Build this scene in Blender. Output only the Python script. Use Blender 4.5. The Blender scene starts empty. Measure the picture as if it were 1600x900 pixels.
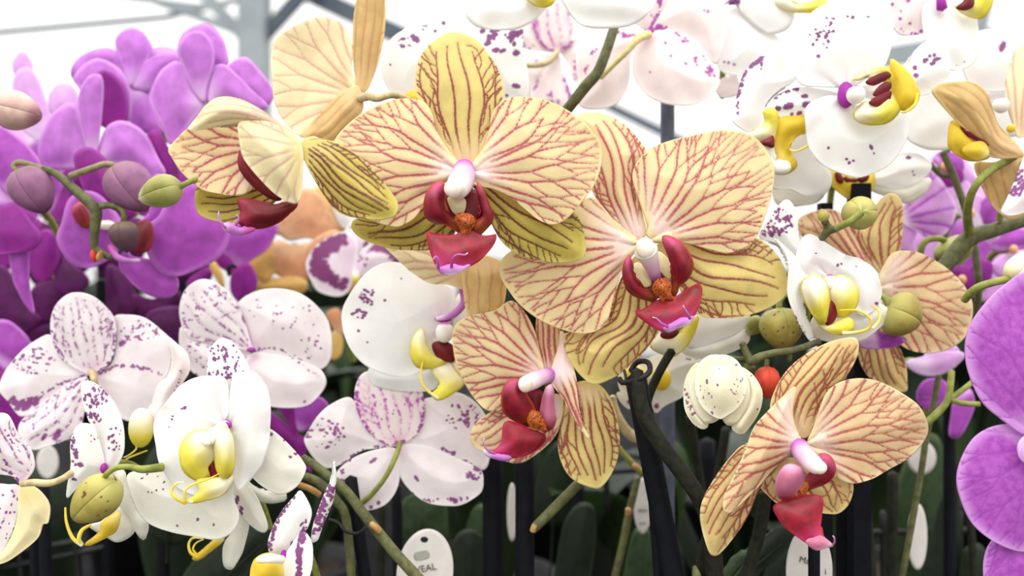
import bpy, math, random
import numpy as np
from mathutils import Vector

scene = bpy.context.scene
COL = scene.collection

# ------------------------------------------------------------------ camera
FPX = 1256.0                       # focal length in pixels of the 1600x900 frame
CAMZ = 1.25
cd = bpy.data.cameras.new('camera')
cam = bpy.data.objects.new('camera', cd)
COL.objects.link(cam)
cam.location = (0, 0, CAMZ)
cam.rotation_euler = (math.pi / 2, 0, 0)
cd.sensor_width = 36.0
cd.sensor_fit = 'HORIZONTAL'
cd.lens = FPX / 1600 * 36.0
cd.clip_start = 0.01
cd.clip_end = 100
cd.dof.use_dof = True
cd.dof.focus_distance = 0.292
cd.dof.aperture_fstop = 7.0
scene.camera = cam

# ------------------------------------------------------------------ sky: overcast daylight through a greenhouse roof
w = bpy.data.worlds.new('overcast')
scene.world = w
w.use_nodes = True
nt = w.node_tree
nt.nodes.clear()
out = nt.nodes.new('ShaderNodeOutputWorld')
bg = nt.nodes.new('ShaderNodeBackground')
tc = nt.nodes.new('ShaderNodeTexCoord')
sx = nt.nodes.new('ShaderNodeSeparateXYZ')
mr = nt.nodes.new('ShaderNodeMapRange')
mr.inputs['From Min'].default_value = 0.0
mr.inputs['From Max'].default_value = 1.0
mr.inputs['To Min'].default_value = 0.85
mr.inputs['To Max'].default_value = 3.6
nt.links.new(tc.outputs['Generated'], sx.inputs[0])
nt.links.new(sx.outputs['Z'], mr.inputs['Value'])
nt.links.new(mr.outputs[0], bg.inputs['Strength'])
bg.inputs['Color'].default_value = (1.0, 0.99, 0.975, 1)
nt.links.new(bg.outputs[0], out.inputs[0])

sd = bpy.data.lights.new('sun', 'SUN')
sd.energy = 1.0
sd.angle = math.radians(50)
sd.color = (1.0, 0.98, 0.95)
so = bpy.data.objects.new('sun', sd)
COL.objects.link(so)
so.rotation_euler = (math.radians(34), math.radians(-12), 0)

scene.view_settings.view_transform = 'Standard'
scene.view_settings.look = 'None'
scene.view_settings.gamma = 1.0
scene.view_settings.use_curve_mapping = False
scene.view_settings.exposure = 0.0


def P(x, y, d):
    """photo pixel + distance along the view axis -> world point"""
    return np.array([d * (x - 800) / FPX, d, CAMZ - d * (y - 450) / FPX])


def lin(c):
    r = []
    for v in c[:3]:
        v = v / 255.0
        r.append(v / 12.92 if v <= 0.04045 else ((v + 0.055) / 1.055) ** 2.4)
    return (r[0], r[1], r[2], 1.0)


# ------------------------------------------------------------------ materials
MATS = {}


class NB:
    def __init__(s, name):
        s.m = bpy.data.materials.new(name)
        s.m.use_nodes = True
        s.t = s.m.node_tree
        s.t.nodes.clear()

    def n(s, kind, **kw):
        nd = s.t.nodes.new(kind)
        for k, v in kw.items():
            setattr(nd, k, v)
        return nd

    def l(s, a, b):
        s.t.links.new(a, b)

    def attr(s, name):
        a = s.n('ShaderNodeAttribute')
        a.attribute_name = name
        return a.outputs['Fac']

    def ramp(s, v, a, b, lo=0.0, hi=1.0):
        m = s.n('ShaderNodeMapRange', interpolation_type='SMOOTHSTEP')
        m.inputs['From Min'].default_value = a
        m.inputs['From Max'].default_value = b
        m.inputs['To Min'].default_value = lo
        m.inputs['To Max'].default_value = hi
        s.l(v, m.inputs['Value'])
        return m.outputs['Result']

    def math(s, op, a, b):
        m = s.n('ShaderNodeMath', operation=op)
        for i, v in enumerate((a, b)):
            if isinstance(v, (int, float)):
                m.inputs[i].default_value = v
            else:
                s.l(v, m.inputs[i])
        return m.outputs[0]

    def mix(s, f, a, b):
        m = s.n('ShaderNodeMix', data_type='RGBA')
        for sock, v in ((m.inputs['Factor'], f), (m.inputs['A'], a), (m.inputs['B'], b)):
            if isinstance(v, (int, float, tuple)):
                sock.default_value = v
            else:
                s.l(v, sock)
        return m.outputs['Result']

    def noise(s, scale, detail=3.0, rough=0.55):
        if not hasattr(s, 'tc'):
            s.tc = s.n('ShaderNodeTexCoord').outputs['Object']
        n = s.n('ShaderNodeTexNoise')
        n.inputs['Scale'].default_value = scale
        n.inputs['Detail'].default_value = detail
        n.inputs['Roughness'].default_value = rough
        s.l(s.tc, n.inputs['Vector'])
        return n.outputs['Fac']


def petal_mat(name, body, center=None, edge=None, vein=None, spot=None, tip=None, trans=0.3, rough=0.5,
              c0=0.05, c1=0.38, dash=False, mott=0.06, tip0=0.7, halo=0.25, mottcol=None, mscale=160, veinfade=(0.1, 0.3), spec=0.3):
    b = NB(name)
    u = b.attr('u')
    e = b.attr('edge')
    col = lin(body)
    n1 = b.noise(mscale, 3)
    n2 = b.noise(900, 4, 0.7)
    col = b.mix(b.ramp(n1, 0.35, 0.7, 0.0, 1.0), col, lin(mottcol or [v * (1 - mott) for v in body]))
    if center:
        col = b.mix(b.ramp(u, c0, c1, 1.0, 0.0), col, lin(center))
    if tip:
        col = b.mix(b.ramp(u, tip0, 0.97), col, lin(tip))
    if edge:
        col = b.mix(b.ramp(e, 0.0, 0.22, 1.0, 0.0), col, lin(edge))
    if vein:
        d = b.math('ADD', b.attr('vein'), b.ramp(n2, 0.2, 0.8, -0.45, 0.45))
        h = b.math('MULTIPLY', b.ramp(d, 0.8, 4.0, halo, 0.0), b.ramp(u, 0.1, 0.4))
        col = b.mix(h, col, lin(vein))
        k = b.math('MULTIPLY', b.ramp(d, 0.55, 1.55, 0.92, 0.0), b.math('MULTIPLY', b.ramp(u, veinfade[0], veinfade[1], 0.12, 1.0), b.ramp(u, 0.6, 1.0, 1.0, 0.78)))
        if dash:
            k = b.math('MULTIPLY', k, b.ramp(b.noise(420, 2), 0.42, 0.58))
        col = b.mix(k, col, lin(vein))
    if spot:
        d = b.math('ADD', b.attr('spot'), b.ramp(n2, 0.2, 0.8, -0.4, 0.4))
        col = b.mix(b.ramp(d, 0.7, 1.35, 0.93, 0.0), col, lin(spot))
    n3 = b.noise(2600, 2, 0.8)
    col = b.mix(b.ramp(n3, 0.45, 0.75, 0.0, 0.10), col, lin([v * 0.8 for v in body]))
    pr = b.n('ShaderNodeBsdfPrincipled')
    pr.inputs['Roughness'].default_value = rough
    pr.inputs['Specular IOR Level'].default_value = spec
    b.l(col, pr.inputs['Base Color'])
    bp = b.n('ShaderNodeBump')
    bp.inputs['Strength'].default_value = 0.2
    bp.inputs['Distance'].default_value = 0.0006
    hgt = n2
    if vein:
        hgt = b.math('ADD', n2, b.ramp(b.attr('vein'), 0.0, 4.0, 0.0, 1.1))
        bp.inputs['Strength'].default_value = 0.25
    b.l(hgt, bp.inputs['Height'])
    b.l(bp.outputs[0], pr.inputs['Normal'])
    tr = b.n('ShaderNodeBsdfTranslucent')
    b.l(col, tr.inputs['Color'])
    mx = b.n('ShaderNodeMixShader')
    mx.inputs[0].default_value = trans
    b.l(pr.outputs[0], mx.inputs[1])
    b.l(tr.outputs[0], mx.inputs[2])
    o = b.n('ShaderNodeOutputMaterial')
    b.l(mx.outputs[0], o.inputs[0])
    MATS[name] = b.m
    return b.m


def solid_mat(name, c1, c2, scale=200, rough=0.55, spec=0.3, bump=0.15, trans=0.0, lo=0.35, hi=0.65):
    b = NB(name)
    n1 = b.noise(scale, 4, 0.6)
    col = b.mix(b.ramp(n1, lo, hi), lin(c1), lin(c2))
    pr = b.n('ShaderNodeBsdfPrincipled')
    pr.inputs['Roughness'].default_value = rough
    pr.inputs['Specular IOR Level'].default_value = spec
    b.l(col, pr.inputs['Base Color'])
    bp = b.n('ShaderNodeBump')
    bp.inputs['Strength'].default_value = bump
    bp.inputs['Distance'].default_value = 0.001
    b.l(b.noise(scale * 4, 3), bp.inputs['Height'])
    b.l(bp.outputs[0], pr.inputs['Normal'])
    o = b.n('ShaderNodeOutputMaterial')
    if trans:
        tr = b.n('ShaderNodeBsdfTranslucent')
        b.l(col, tr.inputs['Color'])
        mx = b.n('ShaderNodeMixShader')
        mx.inputs[0].default_value = trans
        b.l(pr.outputs[0], mx.inputs[1])
        b.l(tr.outputs[0], mx.inputs[2])
        b.l(mx.outputs[0], o.inputs[0])
    else:
        b.l(pr.outputs[0], o.inputs[0])
    MATS[name] = b.m
    return b.m


VR = (186, 58, 84)
SP = (124, 18, 116)
petal_mat('ypet', (241, 222, 172), (248, 228, 226), (243, 226, 172), vein=(184, 74, 92), mott=0.03, halo=0.2)
petal_mat('ysep', (233, 214, 136), (242, 220, 176), (238, 222, 146), vein=(150, 56, 62), mott=0.06, halo=0.14, c1=0.35)
petal_mat('ysepgreen', (208, 190, 92), (226, 206, 130), (220, 206, 116), vein=(112, 40, 46), mott=0.07, halo=0.1, veinfade=(0.0, 0.1))
petal_mat('ypeach', (232, 204, 156), (243, 221, 210), (241, 222, 176), vein=(176, 84, 80), mott=0.05, halo=0.18)
petal_mat('ypeachsep', (226, 200, 134), (236, 208, 166), (238, 218, 156), vein=(158, 74, 64), mott=0.07, halo=0.12)
petal_mat('yback', (246, 233, 194), (240, 214, 168), (248, 238, 204), vein=(224, 184, 160), mott=0.03, halo=0.06)
petal_mat('ybackdark', (226, 194, 130), (231, 201, 150), (238, 212, 152), vein=(204, 160, 112), mott=0.08, halo=0.1)
petal_mat('ycream', (240, 228, 182), (238, 222, 160), (248, 238, 196), vein=(214, 180, 162), mott=0.05, halo=0.05)
petal_mat('white', (248, 247, 244), (246, 240, 240), (250, 250, 248), spot=SP, mott=0.015)
petal_mat('whitegreen', (240, 238, 226), (240, 236, 220), (246, 244, 236), spot=SP, mott=0.03)
petal_mat('pale', (243, 235, 236), (236, 208, 226), (248, 243, 243), vein=(146, 58, 138), spot=(140, 48, 134), mott=0.03, dash=True, halo=0.08, c1=0.2, veinfade=(0.0, 0.05))
petal_mat('palepink', (248, 236, 234), (240, 208, 220), (250, 244, 242), spot=(176, 56, 168), vein=(196, 80, 184), dash=True, mott=0.03, c1=0.18, halo=0.1, veinfade=(0.0, 0.05))
petal_mat('blotch', (246, 236, 244), (240, 220, 238), (250, 246, 250), spot=(130, 10, 110), mott=0.03)
petal_mat('purple', (190, 90, 200), (222, 170, 228), (214, 136, 222), mott=0.12, c1=0.3, trans=0.35)
petal_mat('purplelight', (214, 136, 226), (236, 200, 240), (228, 168, 236), mott=0.1, c1=0.45, trans=0.35)
petal_mat('purplevein', (196, 104, 206), (236, 200, 238), (222, 164, 230), vein=(176, 84, 190), mottcol=(172, 78, 184), mscale=420, c1=0.25, trans=0.35, halo=0.16)
petal_mat('purplepale', (236, 190, 240), (244, 222, 246), (242, 212, 246), mott=0.05, trans=0.4)
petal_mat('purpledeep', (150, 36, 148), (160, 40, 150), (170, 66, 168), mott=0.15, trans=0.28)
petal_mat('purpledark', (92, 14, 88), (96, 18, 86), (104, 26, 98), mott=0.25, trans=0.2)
petal_mat('orchidpink', (232, 178, 236), (246, 226, 246), (244, 214, 244), vein=(186, 90, 200), mott=0.08, trans=0.35, halo=0.3)
petal_mat('peach', (240, 186, 140), (240, 206, 160), (244, 204, 160), mott=0.08)
petal_mat('peachyellow', (240, 204, 120), (240, 206, 150), (246, 214, 150), mott=0.08)
petal_mat('lipred', (156, 14, 42), (112, 22, 18), (172, 34, 56), tip=(200, 50, 116), mottcol=(120, 8, 26), mscale=260, trans=0.14, rough=0.38, c0=0.05, c1=0.4, tip0=0.5, spec=0.4)
petal_mat('liplobe', (142, 14, 38), (150, 66, 22), (190, 80, 40), tip=(190, 70, 116), mottcol=(110, 8, 30), mscale=260, trans=0.14, rough=0.38, tip0=0.72, c1=0.4, spec=0.4)
petal_mat('lobepink', (206, 120, 150), (170, 40, 40), (214, 150, 170), tip=(220, 170, 196), mott=0.1, trans=0.2, rough=0.4)
petal_mat('lipmaroon', (118, 18, 28), (100, 20, 20), (140, 40, 50), tip=(160, 40, 70), mott=0.15, trans=0.15, rough=0.4)
petal_mat('lipyellow', (242, 230, 84), (250, 246, 228), (240, 226, 100), mott=0.04, c0=0.15, c1=0.8, trans=0.3)
petal_mat('lipgold', (238, 208, 62), (244, 228, 140), (236, 208, 86), mott=0.06, trans=0.3)
petal_mat('lipwhite', (250, 246, 236), (250, 240, 200), (250, 248, 240), mott=0.02, trans=0.3)
petal_mat('callus', (196, 104, 36), (150, 40, 24), None, mottcol=(96, 18, 20), mscale=1400, trans=0.05, rough=0.45)
petal_mat('calred', (112, 14, 24), (130, 24, 30), None, mottcol=(80, 10, 20), trans=0.05, rough=0.4)
petal_mat('column', (232, 184, 218), (186, 90, 184), None, tip=(248, 238, 230), tip0=0.4, mott=0.05, trans=0.15, rough=0.4)
petal_mat('columnwhite', (250, 244, 236), (180, 60, 170), None, tip=(250, 246, 238), mott=0.03, trans=0.15, c1=0.2, rough=0.4)
petal_mat('purplespot', (170, 50, 166), (150, 30, 140), None, mott=0.1, trans=0.1)
petal_mat('lilac', (198, 124, 200), (196, 80, 160), None, tip=(240, 214, 238), mott=0.05, trans=0.2)
petal_mat('tendyellow', (244, 222, 90), (244, 214, 50), None, tip=(250, 244, 190), mott=0.04, trans=0.2)
petal_mat('cap', (250, 244, 234), (250, 240, 230), None, mott=0.06, mottcol=(238, 214, 190), trans=0.1, rough=0.35, spec=0.5)
petal_mat('budpurple', (150, 100, 134), (130, 96, 100), None, tip=(110, 62, 96), mottcol=(126, 84, 116), trans=0.05)
petal_mat('budpale', (196, 160, 150), (190, 160, 140), None, tip=(150, 100, 110), mottcol=(216, 184, 170), trans=0.08)
petal_mat('buddark', (92, 66, 72), (110, 96, 70), None, tip=(80, 50, 70), mottcol=(76, 54, 60), trans=0.03)
petal_mat('budgreen', (150, 148, 78), (170, 170, 104), None, tip=(190, 190, 140), mottcol=(120, 118, 58), trans=0.06)
petal_mat('budolive', (168, 156, 78), (176, 170, 96), None, spot=(90, 50, 60), tip=(150, 128, 70), mottcol=(146, 132, 60), trans=0.06)
petal_mat('budcream', (244, 238, 206), (232, 226, 170), (250, 246, 224), spot=(140, 74, 120), mott=0.04, trans=0.15)
petal_mat('budred', (226, 84, 60), (200, 70, 40), None, mottcol=(200, 56, 50), trans=0.1)
petal_mat('leafdark', (24, 37, 20), (40, 54, 28), (32, 46, 26), mottcol=(16, 26, 15), trans=0.1, rough=0.45)
petal_mat('leaflight', (50, 69, 38), (68, 86, 48), (62, 82, 46), mottcol=(36, 52, 29), trans=0.12, rough=0.45)
solid_mat('stem', (98, 100, 58), (74, 74, 46), 300)
solid_mat('stemgreen', (150, 156, 74), (122, 128, 58), 260, trans=0.1)
solid_mat('stemcream', (226, 214, 150), (206, 190, 120), 260, trans=0.1)
solid_mat('stempale', (206, 190, 150), (180, 160, 116), 260, trans=0.1)
solid_mat('stemmid', (150, 142, 100), (118, 112, 76), 260, trans=0.05)
solid_mat('stemdark', (40, 41, 31), (27, 28, 22), 300, spec=0.12)
solid_mat('nodebrown', (176, 140, 84), (150, 110, 60), 400)
solid_mat('stake', (15, 17, 23), (10, 11, 16), 150, rough=0.6, spec=0.12)
solid_mat('stakegrey', (84, 88, 104), (70, 74, 90), 150, rough=0.5)
solid_mat('clip', (24, 24, 26), (18, 18, 20), 150, rough=0.45, spec=0.25)
solid_mat('pot', (30, 30, 32), (24, 24, 26), 60, rough=0.5)
solid_mat('bark', (60, 44, 32), (34, 26, 20), 90, rough=0.9, bump=0.8)
solid_mat('tag', (212, 207, 201), (202, 197, 191), 80, rough=0.5, bump=0.02)
solid_mat('tagtext', (70, 66, 68), (84, 78, 80), 80)
solid_mat('taggrey', (150, 152, 140), (160, 162, 150), 80)
solid_mat('taghole', (24, 24, 30), (20, 20, 26), 80)
solid_mat('bench', (26, 26, 28), (18, 18, 20), 20, rough=0.9, spec=0.05)
solid_mat('floor', (120, 120, 116), (104, 104, 100), 3, rough=0.9)
solid_mat('steel', (150, 157, 161), (134, 141, 146), 2, rough=0.6)
solid_mat('steeldark', (84, 94, 104), (72, 82, 92), 2, rough=0.6)

# ------------------------------------------------------------------ geometry helpers
RNG = random.Random(7)
NPR = np.random.RandomState(11)
_Q = {}


def pts2(s, S):
    if isinstance(s, str):
        a = np.array([[float(v) for v in q.split(',')] for q in s.split()])
    else:
        a = np.array(s, float)
    a = a.copy()
    a[:, 0] = S[0] + a[:, 0] / S[2]
    a[:, 1] = S[1] + a[:, 1] / S[2]
    return a


def catmull(p, closed=True, k=10):
    n = len(p)
    o = []
    rng = range(n) if closed else range(n - 1)
    for i in rng:
        if closed:
            a, b, c, d = p[i - 1], p[i], p[(i + 1) % n], p[(i + 2) % n]
        else:
            a, b, c, d = p[max(i - 1, 0)], p[i], p[i + 1], p[min(i + 2, n - 1)]
        # centripetal-ish: limit tangents by the segment length
        m1 = (c - a) * 0.5
        m2 = (d - b) * 0.5
        L = np.linalg.norm((c - b)[:2]) + 1e-9
        for m in (m1, m2):
            q = np.linalg.norm(m[:2])
            if q > 1.1 * L:
                m *= 1.1 * L / q
        for j in range(k):
            t = j / k
            o.append((2 * t**3 - 3 * t**2 + 1) * b + (t**3 - 2 * t**2 + t) * m1 + (-2 * t**3 + 3 * t**2) * c + (t**3 - t**2) * m2)
    if not closed:
        o.append(p[-1])
    return np.array(o)


def resample(c, n):
    c2 = np.vstack([c, c[:1]])
    s = np.concatenate([[0], np.cumsum(np.hypot(*np.diff(c2, axis=0).T))])
    t = np.linspace(0, s[-1], n, endpoint=False)
    return np.stack([np.interp(t, s, c2[:, i]) for i in range(2)], 1)


def harmonic(bnd, N):
    """N x N grid inside a closed outline (4(N-1) boundary points): exact Laplace solve by sine transform"""
    G = np.zeros((N, N, 2))
    m = N - 1
    G[0, :m] = bnd[0:m]
    G[:m, m] = bnd[m:2 * m]
    G[m, m:0:-1] = bnd[2 * m:3 * m]
    G[m:0:-1, 0] = bnd[3 * m:4 * m]
    n = N - 2
    if n not in _Q:
        i = np.arange(1, n + 1)
        Q = np.sqrt(2 / (n + 1)) * np.sin(np.pi * np.outer(i, i) / (n + 1))
        lam = 2 - 2 * np.cos(np.pi * i / (n + 1))
        _Q[n] = (Q, lam[:, None] + lam[None, :])
    Q, L = _Q[n]
    for k in range(2):
        R = np.zeros((n, n))
        R[0] += G[0, 1:-1, k]
        R[-1] += G[-1, 1:-1, k]
        R[:, 0] += G[1:-1, 0, k]
        R[:, -1] += G[1:-1, -1, k]
        G[1:-1, 1:-1, k] = Q @ ((Q @ R @ Q) / L) @ Q
    return G


def link(name, me, mat, parent):
    o = bpy.data.objects.new(name, me)
    COL.objects.link(o)
    if mat is not None:
        me.materials.append(MATS[mat])
    if parent is not None:
        o.parent = parent
    return o


def mesh_from(name, V, F, smooth=True, attrs=None):
    me = bpy.data.meshes.new(name)
    me.from_pydata(V.tolist() if hasattr(V, 'tolist') else V, [], F.tolist() if hasattr(F, 'tolist') else F)
    if smooth:
        me.polygons.foreach_set('use_smooth', [True] * len(me.polygons))
    for k, v in (attrs or {}).items():
        a = me.attributes.new(k, 'FLOAT', 'POINT')
        a.data.foreach_set('value', np.ascontiguousarray(v, dtype=np.float32))
    me.update()
    return me


def grow_fan(B, ax, L, out, n, gap, seed):
    """branching veins that fan out from the petal base; returns rows x, y, width"""
    rs = np.random.RandomState(seed)
    B0 = B - ax * 0.07 * L
    lat = np.array([-ax[1], ax[0]])
    q = out - B0
    ang = np.arctan2(q @ lat, q @ ax)
    rad = np.hypot(*q.T)
    bins = np.linspace(-math.pi, math.pi, 181)
    R = np.zeros(180)
    idx = np.clip(np.digitize(ang, bins) - 1, 0, 179)
    np.maximum.at(R, idx, rad)
    for _ in range(6):
        R = np.where(R == 0, np.maximum(np.roll(R, 1), np.roll(R, -1)), R)
    far = rad > 0.4 * rad.max()
    a0, a1 = ang[far].min(), ang[far].max()
    tips = []
    pts = []
    P_ = np.zeros((6000, 2))
    I_d = np.zeros(6000, int)
    k = 0
    nid = [0]

    def tip(p, off, w_):
        nid[0] += 1
        return [p, off, w_, 0, True, nid[0], -1]
    for i in range(n):
        f = (i + 0.5) / n
        a = a0 + (a1 - a0) * (0.03 + 0.94 * f) + rs.uniform(-0.03, 0.03)
        r0 = L * rs.uniform(0.17, 0.26)
        p = B0 + r0 * (ax * math.cos(a) + lat * math.sin(a))
        tips.append(tip(p, 0.0, 2.3))
    step = 2.4
    for it in range(170):
        live = [t for t in tips if t[4]]
        if not live or k > 5800:
            break
        for t in live:
            q = t[0] - B0
            rho = math.atan2(q @ lat, q @ ax)
            r = math.hypot(*q)
            Rm = R[min(179, max(0, int((rho + math.pi) / (2 * math.pi) * 180)))]
            if r > 0.965 * Rm or r > 1.4 * L:
                t[4] = False
                continue
            if k and t[3] > 4:
                dd = np.abs(P_[:k] - t[0]).sum(1)
                near = (dd < 2.2) & (I_d[:k] != t[5]) & (I_d[:k] != t[6])
                if near.any():
                    t[4] = False
                    continue
            prog = r / max(Rm, 1)
            dd = rho * (1 + 0.26 * prog) + t[1] + rs.uniform(-0.09, 0.09)
            t[1] *= 0.93
            t[0] = t[0] + step * (ax * math.cos(dd) + lat * math.sin(dd))
            t[2] = max(1.15, t[2] * 0.991)
            t[3] += 1
            pts.append((t[0][0], t[0][1], t[2]))
            P_[k] = t[0]
            I_d[k] = t[5]
            k += 1
        live = [t for t in tips if t[4]]
        if len(live) < 2:
            continue
        live.sort(key=lambda t: math.atan2((t[0] - B0) @ lat, (t[0] - B0) @ ax))
        new = []
        gs = [math.hypot(*(a[0] - b[0])) for a, b in zip(live[:-1], live[1:])]
        for i in range(1, len(live) - 1):            # keep an even distance to both neighbours
            live[i][1] += 0.022 * max(-1, min(1, (gs[i] - gs[i - 1]) / gap))
        for a, b, g in zip(live[:-1], live[1:], gs):
            if g < 6.0:                              # neighbours bend apart instead of meeting
                a[1] -= 0.035 * (6.0 - g) / 3.0
                b[1] += 0.035 * (6.0 - g) / 3.0
        for a, b, g in zip(live[:-1], live[1:], gs):
            pr_ = math.hypot(*(0.5 * (a[0] + b[0]) - B0)) / (1.07 * L)
            if g > gap * (1.0 if pr_ > 0.62 else 1.25 if pr_ > 0.48 else 2.2) and rs.rand() < 0.3:
                src, sg = (a, 1) if rs.rand() < 0.5 else (b, -1)
                if src[3] > 5:
                    src[3] = 0
                    src[1] -= sg * 0.1
                    c = tip(src[0].copy(), sg * rs.uniform(0.24, 0.36), src[2] * 0.7)
                    c[6] = src[5]
                    new.append(c)
        for e_, sg in ((live[0], -1), (live[-1], 1)):
            if e_[3] > 5 and rs.rand() < 0.2 and math.hypot(*(e_[0] - B0)) > 0.3 * L:
                e_[3] = 0
                c = tip(e_[0].copy(), sg * rs.uniform(0.4, 0.7), e_[2] * 0.8)
                c[6] = e_[5]
                new.append(c)
        tips += new
    return pts


def grow_long(B, ax, L, out, n, gap, seed):
    """nearly parallel veins along a sepal, with short side branches near the rim"""
    rs = np.random.RandomState(seed)
    lat = np.array([-ax[1], ax[0]])
    q = out - B
    uu, vv = q @ ax, q @ lat
    us = np.linspace(0.06, 0.96, 40) * L
    lo, hi = [], []
    for x in us:
        m = np.abs(uu - x) < L * 0.05
        if m.sum() < 2:
            lo.append(np.nan)
            hi.append(np.nan)
        else:
            lo.append(vv[m].min())
            hi.append(vv[m].max())
    lo, hi = np.array(lo), np.array(hi)
    ok = ~np.isnan(lo)
    if ok.sum() < 4:
        return []
    lo, hi = np.interp(us, us[ok], lo[ok]), np.interp(us, us[ok], hi[ok])
    k = np.ones(5) / 5
    lo = np.convolve(np.pad(lo, 2, 'edge'), k, 'valid')
    hi = np.convolve(np.pad(hi, 2, 'edge'), k, 'valid')
    pts = []
    m = int(L / 1.6)
    for i in range(n):
        f = (i + 0.5) / n
        s = abs(f - 0.5) * 2
        x = np.linspace(L * (0.06 + 0.12 * s), L * (0.95 - 0.16 * s - rs.uniform(0, 0.05)), m)
        ff = f + 0.02 * np.sin(np.linspace(0, 9, m) + rs.uniform(0, 6))
        y = np.interp(x, us, lo) * (1 - ff) + np.interp(x, us, hi) * ff
        w0 = (2.0 - 0.6 * s) * np.interp(np.linspace(0, 1, m), [0, 0.3, 1], [0.7, 1, 0.7])
        for a, b_, w_ in zip(x, y, w0):
            p = B + ax * a + lat * b_
            pts.append((p[0], p[1], w_))
        if s > 0.45:
            sg = 1 if f > 0.5 else -1
            a = x[0] + gap
            while a < x[-1]:
                y0 = np.interp(a, x, y)
                p = np.array([a, y0])
                dd = sg * rs.uniform(0.5, 0.9)
                for _ in range(24):
                    p = p + 2.2 * np.array([math.cos(dd), math.sin(dd)])
                    dd += rs.uniform(-0.25, 0.25)
                    if p[0] > us[-1] or not (np.interp(p[0], us, lo) * 0.95 < p[1] < np.interp(p[0], us, hi) * 0.95):
                        break
                    z = B + ax * p[0] + lat * p[1]
                    pts.append((z[0], z[1], 1.25))
                a += gap * rs.uniform(0.7, 1.3)
    return pts


def dfield(p, q, cap=9.0):
    """min over points q (x, y, w) of |p - q| / w"""
    r = np.full(len(p), cap)
    for i in range(0, len(q), 256):
        c = q[i:i + 256]
        d = np.sqrt((p[:, None, 0] - c[None, :, 0])**2 + (p[:, None, 1] - c[None, :, 1])**2) / c[None, :, 2]
        r = np.minimum(r, d.min(1))
    return r


SEED = [100]
LIPM = ('lipred', 'liplobe', 'lobepink', 'lipyellow', 'lipgold', 'lipmaroon', 'callus', 'calred')


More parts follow.
